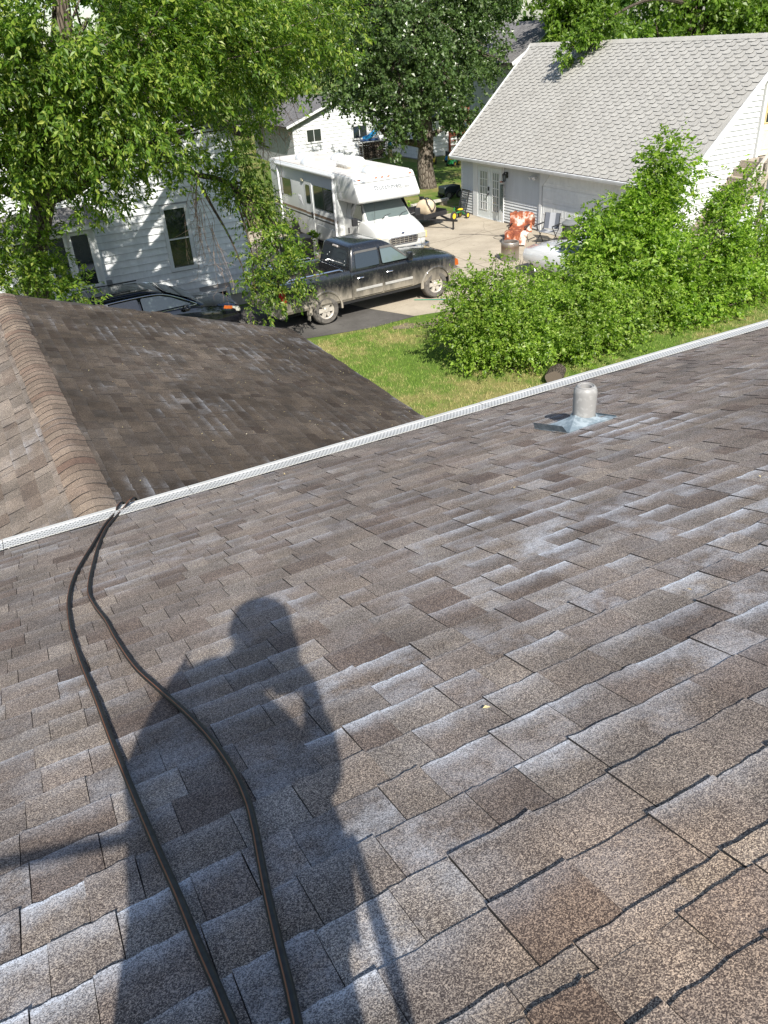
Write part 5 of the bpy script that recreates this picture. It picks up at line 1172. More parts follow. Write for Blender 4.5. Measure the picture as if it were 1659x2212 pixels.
for s in (-1, 1):
    o_ = Vector((vx+s*.915, 25.1, 1.5))-L; ez = Vector((-s*.13, 0, .57)).normalized(); ex = Vector((0, -s*-1, 0)) if s > 0 else Vector((0, -1, 0))
    pts = [(-.55, .02), (.36, .02), (.1, .5), (-.55, .5)]
    if s > 0: pts = [(-a, b_) for a, b_ in pts][::-1]; ex = Vector((0, 1, 0))
    panel(rounded(pts, .05), o_, ex, ez, .004, .014).build('side_glass', M['glass'], vg)
    mb = MB(); mb.bx(vx+s*.97-.012, vx+s*.97+.012, 24.98, 25.82, .62, 1.46); d = mb.build('cab_door', M['rv'], rv, bevel=.01, world=True)
    mb = MB(); mb.bx(vx+s*.99-.02, vx+s*.99+.02, 25.68, 25.74, .98, 1.16); mb.build('handle', M['black_plastic'], d, bevel=.006, world=True)
    mb = MB(); mb.bx(vx+s*1.2-.1, vx+s*1.2+.1, 24.72, 24.82, 1.38, 1.62); mb.bar((vx+s*.95, 24.85, 1.45), (vx+s*1.12, 24.78, 1.48), .03); mb.build('mirror', M['black_plastic'], rv, bevel=.02, world=True)
    mb = MB(); mb.bx(vx+s*.7-.15, vx+s*.7+.15, 23.63, 23.75, .9, 1.1); mb.build('headlight', M['lamp'], rv, bevel=.03, world=True)
    mb = MB(); mb.bx(vx+s*.87-.05, vx+s*.87+.045, 23.655, 23.8, .88, 1.1); mb.build('turn_signal', plain('cream_amber', (.6, .45, .2), .3), rv, bevel=.02, world=True)
for x in (RX0+.16, RX1-.16):
    s = -1 if x < vx else 1
    w = wheel(rv, (0, 0, 0), .37, .22, .21, plain('white_steel_wheel', (.6, .6, .58), .5), 8, -1); w.location = Vector((x, 30.2, .37))-L; w.rotation_euler = (0, 0, -s*-pi/2 if False else (-pi/2 if s < 0 else pi/2))
    w = wheel(rv, (0, 0, 0), .37, .2, .21, plain('white_steel_wheel_b', (.6, .6, .58), .5), 8, -1); w.location = Vector((vx+s*.86, 24.55, .37))-L; w.rotation_euler = (0, 0, -pi/2 if s < 0 else pi/2)
mb = MB(); mb.prism([(30.2+.46*cos(pi*k/14), .4+.46*sin(pi*k/14)) for k in range(15)], RX0-.006, RX0+.02, 'x'); mb.build('wheel_arch', M['liner'], rv, world=True)
# grille and bumper
mb = MB(); mb.prism(rounded([(vx-.53, .82), (vx+.53, .82), (vx+.55, 1.06), (vx-.55, 1.06)], .08), 23.615, 23.7, 'y'); gr_ = mb.build('grille', M['chrome'], rv, bevel=.01, world=True)
mb = MB()
for k in range(3): mb.bx(vx-.48, vx+.48, 23.608, 23.62, .85+k*.065, .89+k*.065)
mb.build('grille_slot', M['black_plastic'], gr_, world=True)
mb = MB()
for k in range(1, 6): mb.bx(vx-.48+k*.16-.012, vx-.48+k*.16+.012, 23.602, 23.612, .84, 1.045)
mb.build('grille_bar', M['chrome'], gr_, world=True)
mb = MB(); mb.ball((vx, 23.665, 1.15), (.06, .02, .03), 12, 6); mb.build('badge', plain('dark_blue_badge', (.02, .03, .08), .3), rv, True, world=True)
mb = MB(); mb.loft([[(vx-1.0, 23.95, z), (vx-.97, 23.62, z), (vx-.6, 23.5+d, z), (vx, 23.46+d, z), (vx+.6, 23.5+d, z), (vx+.97, 23.62, z), (vx+1.0, 23.95, z), (vx+.9, 23.95, z), (vx-.9, 23.95, z)] for z, d in ((.42, .06), (.46, 0), (.56, .015), (.6, 0), (.7, .02), (.73, .08))]); bu = mb.build('bumper', M['chrome'], rv, bevel=.008, world=True)
mb = MB(); mb.bx(vx+.45, vx+.8, 23.475, 23.495, .44, .6); mb.build('licence_plate', plain('teal_plate', (.15, .5, .5), .4), bu, world=True)
mb = MB(); mb.tube([(vx-.66, 24.35, 1.4), (vx-.66, 24.3, 2.1)], .006, 5); mb.build('antenna', M['black_plastic'], rv, world=True)
for s in (-.3, .35):
    mb = MB(); mb.tube([(vx+s, 24.52, 1.5), (vx+s+.2, 24.66, 1.57), (vx+s+.42, 24.7, 1.6)], .012, 5); mb.build('wiper', M['black_plastic'], rv, world=True)
mb = MB(); mb.bx(RX0+.1, RX1-.1, 24.2, 32.2, .3, .44); mb.build('chassis', M['liner'], rv, world=True)
panel([(a, b_) for a, b_ in ((.25, .03), (.4, .05), (.36, .1), (.26, .08))], Vector((vx-.4, 24.60, 1.47))-L, (1, 0, 0), wz, .0165, .018).build('paper', M['trim'], vg)

# ---------------------------------------------------------------- black car behind the wing
def car(name, label, loc, rz, m, st, gl, wheels, HW, group=None, chrome=True):
    c = thing(name, label, 'car', loc, rz, group)
    b = body(st, rb=.12, rt=.14, crown=.05, side=.02).build('body', m, c, True, ang=40)
    cut(b, [arch_cut(x, .37, HW, .35, s) for x in wheels for s in (-1, 1)])
    b.data.polygons.foreach_set('use_smooth', np.ones(len(b.data.polygons), bool)); b.data.set_sharp_from_angle(angle=radians(40))
    rg = []
    for z, x0, x1, hw in gl: rg.append([(a, b_, z) for a, b_ in rounded([(x0, -hw*.92), (x1, -hw*.9), (x1, hw*.9), (x0, hw*.92)], .2, 4)])
    t = MB().loft(rg).build('cabin', m, c, True, ang=60)
    for x in wheels:
        for s in (-1, 1): wheel(c, (x, s*(HW-.12), .33), .33, .21, .21, M['steel'], 5, s, M['rubber']); liner(c, x, .368, s*(HW-.02), s*(HW-.3), .35)
    return c, b, t
HC = .92
st = [(2.32, .6, .42, .72), (2.26, .78, .36, .8), (2.1, .87, .32, .87), (1.6, HC, .3, .96), (1.1, HC, .3, 1.02), (.6, HC, .3, 1.06), (-.4, HC, .3, 1.08), (-1.6, HC, .3, 1.1), (-2.1, .88, .34, 1.08), (-2.3, .76, .42, 1.0)]
gl = [(1.0, -2.2, 1.35, .9), (1.08, -2.16, 1.2, .88), (1.3, -2.02, .72, .79), (1.5, -1.85, .25, .7), (1.57, -1.7, 0, .62), (1.605, -1.4, -.35, .45), (1.615, -1.1, -.6, .25)]
bc_, bb_, bt_ = car('car', 'glossy black car parked between the white house and the lower roof', (3.83, 21.25, .01), radians(1.5), M['black_paint'], st, gl, (-1.4, 1.42), HC)
for s in (-1, 1):
    o_ = (0, s*.882, 1.08); ez = Vector((0, -s*.19, .43)).normalized(); sg = 1 if s < 0 else -1; ex = Vector((sg, 0, 0))
    for nm, pts in (('side_window', [(-.28, .02), (.95, .03), (.5, .28), (.2, .38), (-.28, .4)]), ('rear_window', [(-1.25, .03), (-.36, .02), (-.36, .4), (-1.1, .38)]), ('quarter_window', [(-1.85, .08), (-1.33, .03), (-1.2, .36), (-1.6, .32)])):
        panel(rounded([(a*sg, b_) for a, b_ in pts], .05), o_, ex, ez, .012, .022).build(nm, M['glass_pale'] if nm == 'side_window' else M['glass'], bt_)
    mb = MB(); pts = [(-1.85, .06), (-1.25, -.01), (-.3, -.02), (.95, -.01), (1.03, .05), (.55, .31), (.2, .42), (-.3, .44), (-1.1, .42), (-1.65, .36)]
    P3 = on_plane(o_, ex, ez, [(a*sg, b_) for a, b_ in pts], .014); mb.tube(spline([list(q) for q in P3]+[list(P3[0])], 3), .011, 5, False); mb.build('window_trim', M['chrome'], bt_, True)
    mb = MB(); mb.ball((.78, s*1.0, 1.06), (.1, .13, .075), 12, 8); mb.build('mirror', M['black_paint'], bc_, True)
    mb = MB(); mb.prism(rounded([(1.9, .72), (2.25, .66), (2.24, .78), (1.95, .86)], .03), s*.55, s*.86, 'y'); mb.build('headlight', M['lamp'], bc_, bevel=.02)
    mb = MB(); mb.prism(rounded([(1.78, .82), (2.02, .77), (2.03, .845), (1.82, .89)], .02), s*.82, s*.885, 'y'); mb.build('turn_signal', M['amber'], bc_)
    mb = MB(); mb.bar((-1.6, s*.58, 1.61), (0, s*.58, 1.6), .03, .03); mb.build('roof_rail', M['black_plastic'], bt_, bevel=.005)
panel(rounded([(-.72, .03), (.72, .03), (.6, .9), (-.6, .9)], .1), (1.2, 0, 1.1), (0, 1, 0), Vector((-.97, 0, .42)).normalized(), .018, .03).build('windshield', M['glass'], bt_)
mb = MB(); mb.bx(-1.3, -.4, -.4, .4, 1.608, 1.622); mb.build('sunroof', M['glass'], bt_, bevel=.004)
# ---------------------------------------------------------------- white car half hidden by the shrubs
st = [(2.3, .6, .4, .7), (2.2, .8, .34, .78), (1.6, .9, .3, .88), (.9, .91, .3, .93), (-.5, .91, .3, .95), (-1.6, .9, .3, .97), (-2.15, .8, .36, .94), (-2.3, .7, .44, .86)]
gl = [(.88, -1.75, 1.15, .86), (.98, -1.6, .95, .84), (1.2, -1.2, .45, .72), (1.36, -.9, .1, .62), (1.41, -.6, -.2, .45)]
wc, wb, wt = car('car', 'white car mostly hidden behind the shrubs in front of the garage', (16.35, 18.35, .008), radians(92), M['white_paint'], st, gl, (-1.35, 1.4), .91)
panel(rounded([(-.7, .03), (.7, .03), (.55, .75), (-.55, .75)], .1), (.98, 0, .97), (0, 1, 0), Vector((-.84, 0, .36)).normalized(), .012, .024).build('windshield', M['glass'], wt)
for s in (-1, 1):
    sg = 1 if s < 0 else -1
    panel(rounded([(a*sg, b_) for a, b_ in [(-1.2, .03), (.6, .03), (.1, .36), (-.9, .36)]], .06), (0, s*.845, .97), (sg, 0, 0), Vector((0, -s*.2, .36)).normalized(), .008, .018).build('side_window', M['glass'], wt)
# far pickup on the street
ft = copy_tree(tr); ft.location = (61.5, 89.5, .01); ft.rotation_euler = (0, 0, radians(-105)); ft['label'] = 'far dark pickup on the street, seen under the trees beyond the garage'
# ================================================================ things in the yard
def P2(px, py): return (864+px*.293, 270+py*.293)
# ---- utility trailer with sprayer tank
tl = thing('utility_trailer', 'small black steel trailer with tongue pointing down the driveway', 'trailer', (16.85, 29.3, .008), radians(-76))
mb = MB(); mb.bx(-.85, .85, -.62, .62, .40, .43); mb.build('floor', plain('rusty_black_floor', (.045, .035, .03), .8, var=.4), tl)
for nm, a in (('side_rail', (-.85, .85, -.65, -.62, .38, .6)), ('side_rail', (-.85, .85, .62, .65, .38, .6)), ('end_rail', (.85, .88, -.65, .65, .38, .56)), ('end_rail', (-.88, -.85, -.65, .65, .38, .56))):
    mb = MB(); mb.bx(*a); mb.build(nm, M['black_plastic'], tl, bevel=.006)
mb = MB(); mb.bar((.8, -.4, .36), (1.75, 0, .34), .07, .06); mb.bar((.8, .4, .36), (1.75, 0, .34), .07, .06); mb.bar((1.7, 0, .34), (2.05, 0, .36), .08, .07); mb.bar((1.85, 0, .34), (1.85, 0, .02), .05); mb.build('tongue', M['black_plastic'], tl)
for s in (-1, 1): wheel(tl, (-.1, s*.78, .24), .24, .14, .12, plain('white_rim', (.6, .6, .58), .5), 5, s, M['rubber'])
for k in range(6):
    mb = MB(); mb.bx(-.8, .8, -.55+k*.2-.03, -.55+k*.2+.03, .431, .45); mb.build('floor_slat', M['black_plastic'], tl)
tk = thing('sprayer_tank', 'tan plastic sprayer tank with black cap and hose on the trailer', 'tank', (16.95, 29.0, .46), radians(-70))
rg = []
for z, k, dx in ((0, .8, 0), (.04, .92, 0), (.18, 1.0, 0), (.32, .97, .01), (.44, .84, .03), (.52, .62, .05), (.56, .35, .06)):
    rg.append([(dx+a*k, b_*k, z) for a, b_ in rounded([(-.38, -.27), (.38, -.27), (.38, .27), (-.38, .27)], .16, 4)])
tank_m = plain('tan_polyethylene', (.56, .45, .31), .45, var=.08)
MB().loft(rg).build('tank', tank_m, tk, True, ang=60)
mb = MB(); mb.lathe([(.1, .55), (.1, .6), (.085, .62), (.02, .63)], (.06, 0, 0), 14); mb.build('cap', M['black_plastic'], tk, True)
mb = MB(); mb.tube(spline([(.1, -.1, .6), (.3, -.26, .5), (.42, -.24, .3), (.41, -.1, .16), (.43, .05, .3), (.36, .1, .46), (.2, .02, .6)], 5), .018, 7); mb.build('hose', M['black_plastic'], tk, True)
mb = MB(); mb.tube([(-.3, .1, .54), (-.7, .3, .72), (-1.0, .4, .74)], .018, 6); mb.bx(-.36, -.2, .04, .16, .5, .62); mb.build('spray_arm', M['black_plastic'], tk)
# ---- child's tricycle
tc = thing('tricycle', 'green and yellow child tricycle beside the glazed doors', 'tricycle', (18.45, 29.0, .008), radians(20))
gm, ym = plain('toy_green', (.02, .2, .06), .35), plain('toy_yellow', (.72, .5, .03), .35)
mb = MB(); mb.tube([(-.22, 0, .3), (0, 0, .28), (.28, 0, .3), (.42, 0, .2)], .028, 8); mb.bar((.42, -.2, .17), (.42, .2, .17), .03); mb.tube([(-.24, 0, .2), (-.2, 0, .52)], .022, 8); mb.build('frame', gm, tc, True)
mb = MB(); mb.ball((.2, 0, .38), (.14, .11, .04), 12, 6); mb.build('seat', ym, tc, True)
mb = MB(); mb.tube([(-.18, -.2, .56), (-.2, 0, .54), (-.18, .2, .56)], .016, 6); mb.build('handlebar', M['black_plastic'], tc, True)
def small_wheel(par, c, r, w, ax='y', hub=None):
    mb = MB(); mb.lathe([(r*.6, -w/2), (r*.95, -w/2), (r, -w*.3), (r, w*.3), (r*.95, w/2), (r*.6, w/2)], c, 18, ax, False); q = mb.build('wheel', M['rubber'], par, True, ang=35)
    mb = MB(); mb.lathe([(.001, -w*.35), (r*.62, -w*.38), (r*.62, w*.38), (.001, w*.35)], c, 14, ax, False); mb.build('hub', hub, q)
small_wheel(tc, (-.25, 0, .19), .19, .07, hub=ym); small_wheel(tc, (.42, -.2, .13), .13, .06, hub=ym); small_wheel(tc, (.42, .2, .13), .13, .06, hub=ym)
# ---- black wire rack leaning on the garage wall
rk = thing('wire_rack', 'black wire shelf leaning against the garage wall left of the doors', 'rack', (19.1, 29.72, .008))
T_ = Matrix.Rotation(radians(-14), 4, 'Y')
for nm, segs in (('frame', [((0, -.27, 0), (0, -.27, 1.02)), ((0, .27, 0), (0, .27, 1.02)), ((0, -.27, .02), (0, .27, .02)), ((0, -.27, 1.0), (0, .27, 1.0))]), ):
    mb = MB(); [mb.bar(T_.inverted() @ Vector(a), T_.inverted() @ Vector(b_), .035) for a, b_ in segs]; mb.build(nm, M['black_plastic'], rk)
for k in range(8): MB().bar(T_.inverted() @ Vector((.0, -.23+k*.066, .03)), T_.inverted() @ Vector((.0, -.23+k*.066, 1.0)), .014).build('wire', M['black_plastic'], rk)
for k in range(12): MB().bar(T_.inverted() @ Vector((.0, -.26, .08+k*.08)), T_.inverted() @ Vector((.0, .26, .08+k*.08)), .012).build('cross_wire', M['black_plastic'], rk)
# ---- beam on blocks behind the garage corner
bmn = thing('timber_beam', 'grey timber beam lying on blocks beyond the garage corner', 'beam', (19.1, 32.3, .006))
mb = MB(); mb.bar((-1.0, -.1, .2), (1.0, .1, .2), .2, .1); mb.build('beam', M['grey_wood'], bmn); mb = MB(); mb.bx(-1.05, -.75, -.25, .05, 0, .16); mb.build('block', plain('block_grey', (.1, .1, .1), .9), bmn); mb = MB(); mb.bx(.6, .85, -.1, .2, 0, .16); mb.build('block', M['old_wood'], bmn)
# ---- chairs
def camp_chair(label, loc, rz, fab, group=None, arms=True):
    c = thing('camp_chair', label, 'chair', loc, rz, group); fm = plain('chair_tube', (.035, .035, .037), .4, .3)
    for s in (-1, 1):
        for a, b_ in (((-.24, s*.3, .02), (.26, s*.3, .62)), ((.28, s*.3, .02), (-.26, s*.3, .5)), ((-.24, s*.29, .42), (-.36, s*.29, .98))):
            MB().tube([a, b_], .015, 6).build('leg' if a[2] < .1 else 'back_post', fm, c)
        MB().bar((-.3, s*.33, .64), (.3, s*.33, .65), .07, .03).build('armrest', fm, c, bevel=.008)
    MB().tube([(.28, -.3, .03), (.28, .3, .03)], .013, 6).build('foot_bar', fm, c)
    mb = MB(); mb.loft([[(x, -.28, z), (x, -.1, z-.03), (x, .1, z-.03), (x, .28, z)] for x, z in ((.27, .46), (.0, .43), (-.26, .43))], False, False); mb.build('seat', fab, c, True)
    mb = MB(); mb.loft([[(x, -.28, z), (x-.03, -.1, z), (x-.03, .1, z), (x, .28, z)] for x, z in ((-.24, .46), (-.3, .72), (-.36, .98))], False, False); mb.build('backrest', fab, c, True)
    return c
g = G('grey_camp_fabric'); p = g.obj(); v = g.math('ABSOLUTE', g.sep(p, 1))
M['camp'] = g.pbr(base=g.mix(g.mr(v, .1, .12), (.33, .34, .36), (.1, .11, .13)), rough=.85)
camp_chair('grey folding camp chair in front of the garage door', (18.5, 23.15, .008), radians(205), M['camp'])
c2 = camp_chair('folding chair draped with a brown and white blanket in front of garage', (17.75, 23.85, .008), radians(215), M['camp'])
g = G('tie_dye_blanket'); p = g.obj()
w_ = g.n('TexVoronoi', {'Vector': g.mix(.3, p, g.noise(p, 4, 3, .6, 1)), 'Scale': 2.6}).outputs['Distance']
M['blanket'] = g.pbr(base=g.ramp(g.math('ADD', g.math('MULTIPLY', w_, .8), g.math('MULTIPLY', g.noise(p, 9, 4), .5)), [(.28, (.66, .55, .48)), (.4, (.35, .11, .045)), (.55, (.14, .035, .018)), (.68, (.33, .1, .04)), (.82, (.6, .5, .44))]), rough=.9)
bl = thing('blanket', 'rust brown and white patterned blanket hanging over a chair', 'blanket', (17.75, 23.85, .008), radians(215))
rs = np.random.RandomState(6); ns, nt = 13, 18; V = []
path = spline([(-.46, 0, .55), (-.42, 0, .9), (-.37, 0, 1.04), (-.28, 0, .95), (-.2, 0, .6), (-.05, 0, .47), (.2, 0, .5), (.33, 0, .46), (.38, 0, .25), (.42, 0, .06)], 2)
for i, q in enumerate(path):
    for j in range(ns):
        t = (j/(ns-1)-.5)*2; V.append((q[0]+.03*sin(j*1.7+i*.3)+rs.normal(0, .008), t*(.44+.04*sin(i*.7)), q[2]-.12*max(0, abs(t)-.7)*2+.02*sin(j*2.2+i*.5)+rs.normal(0, .006)))
F = [(i*ns+j, i*ns+j+1, (i+1)*ns+j+1, (i+1)*ns+j) for i in range(len(path)-1) for j in range(ns-1)]
mk('cloth', np_mesh('cloth', V, F, smooth=True), M['blanket'], bl)
# ---- bucket on a low table, bin, fire pit
tb_ = thing('side_table', 'small low side table by the garage wall', 'table', (19.05, 25.55, .008))
MB().bx(-.22, .22, -.22, .22, .3, .33).build('top', plain('table_top', (.4, .38, .45), .5), tb_, bevel=.006)
for a in (-.18, .18):
    for b_ in (-.18, .18): MB().bar((a*1.1, b_*1.1, 0), (a, b_, .3), .025).build('leg', M['steel'], tb_)
bk = thing('bucket', 'lavender plastic bucket standing on the low side table', 'bucket', (19.05, 25.55, .34)); mb = MB(); mb.lathe([(.001, .005), (.115, 0), (.14, .26), (.15, .27), (.15, .29), (.135, .29), (.11, .02), (.001, .02)], (0, 0, 0), 20, cap=False); mb.build('pail', plain('lavender_plastic', (.38, .33, .6), .4), bk, True, ang=40)
mb = MB(); mb.tube([(0, .15*cos(a), .27-.16*sin(a)) for a in [pi*k/10 for k in range(11)]], .005, 5); mb.build('handle', M['steel'], bk)
bn = thing('drum', 'black metal drum grill with grey lid beside the camp chair', 'drum', (19.0, 22.55, .008)); mb = MB(); mb.lathe([(.25, 0), (.27, .02), (.27, .66), (.29, .68)], (0, 0, 0), 24); mb.build('drum', plain('drum_black', (.03, .03, .03), .5), bn, True, ang=40); mb = MB(); mb.lathe([(.3, .68), (.3, .72), (.2, .79), (.03, .81)], (0, 0, 0), 24); mb.build('lid', plain('drum_lid', (.16, .17, .17), .4), bn, True, ang=40)
fp = thing('fire_pit', 'stainless cylindrical fire pit with wood inside on the concrete', 'fire pit', (16.15, 22.15, .008))
g = G('heat_tinted_steel'); p = g.obj(); M['pit'] = g.pbr(base=g.ramp(g.sep(p, 2), [(0, (.3, .28, .26)), (.3, (.33, .28, .22)), (.45, (.22, .15, .1)), (.62, (.45, .43, .4))]), rough=.35, metal=.7)
mb = MB(); mb.lathe([(.3, 0), (.3, .56), (.285, .6), (.25, .6), (.25, .2), (.001, .2)], (0, 0, 0), 28, cap=False); mb.build('drum', M['pit'], fp, True, ang=40)
for k in range(4): MB().tube([(-.12+.07*k, -.12, .22), (-.05+.04*k, .1, .52)], .035, 7).build('wood_piece', M['old_wood'], fp)
# ---- urn planter, black storage box, garden hose, cord
ur = thing('urn_planter', 'grey pedestal urn planter with green plant beside the motorhome', 'planter', (11.3, 27.6, .008))
mb = MB(); mb.lathe([(.001, 0), (.2, 0), (.2, .06), (.12, .1), (.07, .18), (.09, .24), (.19, .3), (.22, .5), (.23, .56), (.28, .6), (.28, .64), (.22, .64), (.2, .58), (.001, .58)], (0, 0, 0), 24, cap=False); mb.build('urn', plain('urn_grey', (.4, .42, .41), .6), ur, True, ang=40)
V, F = foliage([(0, 0, .66, .2, .2, .1)], 60, np.random.RandomState(4), leaf=(.1, .03), per=6, twig=.12, droop=.2); mk('plant', np_mesh('plant', V, F), M['leaf_elder'], ur)
bo = thing('storage_box', 'large black storage box standing behind the pickup bed', 'box', (10.55, 27.3, .008)); MB().bx(-.5, .5, -.38, .38, 0, .72).build('box', M['black_plastic'], bo, bevel=.02); MB().bx(-.53, .53, -.41, .41, .725, .8).build('lid', plain('box_lid', (.03, .033, .038), .35), bo, bevel=.02); MB().bx(-.06, .06, -.43, -.405, .62, .74).build('latch', M['steel'], bo)
o = MB().tube(spline([(11.3, 20.2, .02), (12.0, 19.62, .03), (12.2, 19.3, .03), (12.05, 18.9, .03), (12.4, 18.6, .04), (13.0, 18.75, .03), (12.7, 18.35, .03)], 8), .012, 7).build('garden_hose', plain('green_hose', (.02, .22, .13), .4), None, True); tag(o, 'green garden hose curling on the concrete by the front wheel', 'hose')
o = MB().tube(spline([(17.0, 26.6, .02), (17.4, 26.2, .02), (17.9, 25.4, .02), (18.0, 24.9, .02), (17.6, 24.9, .02), (17.7, 25.3, .02), (18.3, 25.2, .02), (18.6, 25.0, .02)], 8), .006, 5).build('extension_cord', M['black_plastic'], None, True); tag(o, 'thin black cord looped on the concrete before the garage wall', 'cord')
# ---- log at the edge of the shrubs
lg = thing('log', 'cut log lying under the shrubs above the gutter', 'log', (10.62, 12.8, 0), radians(40)); lg.scale = (.8, .8, .8)
mb = MB(); n = 22; rr = [.23*(1+.08*sin(3*2*pi*k/n+1)+.05*sin(5*2*pi*k/n)) for k in range(n)]
mb.loft([[(q[1]*cos(2*pi*k/n)*0+x, rr[k]*s_*cos(2*pi*k/n), .2+rr[k]*s_*sin(2*pi*k/n)) for k, q in enumerate([(0, 0)]*n)] for x, s_ in ((-.28, .97), (-.1, 1.02), (.28, 1))], True, False); mb.build('bark', M['bark_dark'], lg, True)
g = G('log_end'); p = g.obj(); r_ = g.math('SQRT', g.math('ADD', g.math('POWER', g.sep(p, 1), 2.0), g.math('POWER', g.math('SUBTRACT', g.sep(p, 2), .2), 2.0)))
M['log_end'] = g.pbr(base=g.mix(g.math('SINE', g.math('MULTIPLY_ADD', r_, 190.0, g.math('MULTIPLY', g.noise(p, 12, 3), 5.0))), (.1, .08, .06), (.15, .12, .09)), rough=.95)
for x in (-.279, .279): MB().add([(x, rr[k]*.97*cos(2*pi*k/n), .2+rr[k]*.97*sin(2*pi*k/n)) for k in range(n)], [tuple(range(n))]).build('cut_end', M['log_end'], lg)
# ---- firewood rack with a blue toy slide on top
fwx, fwy = 24.7, 48.6
wr = thing('firewood_rack', 'metal rack of dark firewood against the small garage', 'firewood rack', (fwx, fwy, 0))
for x in (-.85, .85):
    for y in (-.25, .25): MB().bar((x, y, 0), (x, y, 1.15), .04).build('post', plain('rack_steel', (.3, .29, .26), .6), wr)
for z in (.1, 1.1):
    for y in (-.25, .25): MB().bar((-.85, y, z), (.85, y, z), .04).build('rail', M['steel'], wr)
rs = np.random.RandomState(12)
for r_ in range(6):
    for k in range(10): MB().tube([(-.76+k*.165+rs.uniform(-.02, .02), -.24, .2+r_*.155), (-.76+k*.165+rs.uniform(-.02, .02), .24, .2+r_*.155)], .07+rs.uniform(-.012, .01), 6).build('split_log', M['bark_dark'], wr)
sl2 = thing('toy_slide', 'blue and lime plastic toy lying on top of the firewood rack', 'toy', (fwx, fwy, 1.14))
bm_, lm_ = plain('toy_blue', (.02, .25, .5), .35), plain('toy_lime', (.3, .6, .15), .4)
rg = []
for t in np.linspace(0, 1, 8): rg.append([(-.6+1.3*t, y, .12+.75*(t**2)+dz) for y, dz in ((-.22, .14), (-.2, 0), (.2, 0), (.22, .14), (.18, .14), (.16, .04), (-.16, .04), (-.18, .14))])
MB().loft(rg).build('chute', bm_, sl2, True); MB().bx(-.8, .3, -.24, .2, 0, .12).build('base', plain('toy_navy', (.02, .06, .16), .5), sl2, bevel=.03); MB().tube([(.62, 0, .75), (.1, .1, .3), (-.1, .1, .1)], .06, 8).build('ladder_leg', lm_, sl2, True); MB().ball((.75, .1, .95), (.12, .16, .2), 10, 6).build('head_piece', bm_, sl2, True)
# ---- garden tools beside the rack
sp = thing('water_barrel_stand', 'wooden post with blue top beside the firewood rack', 'post', (25.85, 48.5, 0)); MB().bx(-.1, .1, -.1, .1, 0, .72).build('post', plain('yellow_wood', (.42, .33, .16), .7), sp, bevel=.01); MB().lathe([(.12, .72), (.13, .9), (.05, .95)], (0, 0, 0), 12).build('blue_top', bm_, sp, True)
# ---- play set and lawn toys beyond
ps = thing('play_set', 'red brown wooden play set behind the garage corner', 'play set', (29.6, 46.8, 0)); pm = plain('redwood', (.22, .06, .035), .7, var=.25)
for x in (-.7, .7):
    for y in (-.6, .6): MB().bar((x, y, 0), (x, y, 2.7), .1).build('post', pm, ps)
for z in (1.2, 1.9, 2.6):
    for y in (-.6, .6): MB().bar((-.7, y, z), (.7, y, z), .04, .12).build('rail', pm, ps)
    for x in (-.7, .7): MB().bar((x, -.6, z), (x, .6, z), .04, .12).build('rail', pm, ps)
for k in range(6): MB().bx(-.7, .7, -.6+k*.2, -.41+k*.2, 1.24, 1.28).build('deck_board', pm, ps)
for k in range(4): MB().bar((-.7, -.62, .25+k*.28), (-.2, -.62, .25+k*.28), .05).build('rung', pm, ps)
rg = [[(.7+1.9*t, y, 1.3-1.15*t+.05*sin(t*6)+dz) for y, dz in ((-.25, .16), (-.22, 0), (.22, 0), (.25, .16), (.22, .12), (.18, .03), (-.18, .03), (-.22, .12))] for t in np.linspace(0, 1, 8)]
MB().loft(rg).build('slide', plain('slide_white', (.65, .65, .62), .4), ps, True)
def ride_on(label, loc, rz, a, b_):
    t = thing('ride_on_toy', label, 'toy', loc, rz, group='toys on the far lawn'); MB().loft([[(x, y, z) for y, z in ((-.2*k, .14), (-.2*k, h*.7), (-.12*k, h), (.12*k, h), (.2*k, h*.7), (.2*k, .14))] for x, k, h in ((-.45, .8, .34), (-.3, 1, .42), (0, 1, .36), (.15, 1, .52), (.4, .9, .5), (.45, .8, .4))]).build('body', a, t, True)
    for x in (-.28, .28):
        for y in (-.22, .22): small_wheel(t, (x, y, .13), .13, .08, hub=b_)
    MB().tube([(.1, 0, .5), (.0, 0, .62)], .015, 6).build('steering_column', M['black_plastic'], t); MB().bx(-.4, -.34, -.17, .17, .35, .62).build('seat_back', b_, t, bevel=.02)
ride_on('yellow ride-on toy on the far lawn left of the blue one', (26.2, 43.9, 0), 1.0, ym, M['black_plastic'])
ride_on('blue toy car on the far lawn beside the cottonwood', (27.4, 43.6, 0), .3, bm_, M['black_plastic'])
ride_on('small green toy tractor with yellow wheels on the far lawn', (26.6, 42.2, 0), .6, gm, ym)
ty = thing('garden_tractor', 'dark mower half hidden by the garage corner', 'mower', (21.0, 33.6, 0)); MB().bx(-.5, .4, -.3, .3, .2, .55).build('body', plain('mower_dark', (.02, .03, .035), .4), ty, bevel=.06); [small_wheel(ty, (x, y, .18), .18, .12, hub=M['steel']) for x in (-.3, .3) for y in (-.32, .32)]
shrub('low leafy plants growing beyond the trailer', (16.2, 32.2), [(15.6, 32.0, .25, .5, .4, .25), (16.4, 32.4, .3, .6, .5, .3), (17.2, 32.1, .22, .5, .4, .22)], 420, M['leaf_bush'], 57, leaf=(.15, .05), twig=.25)

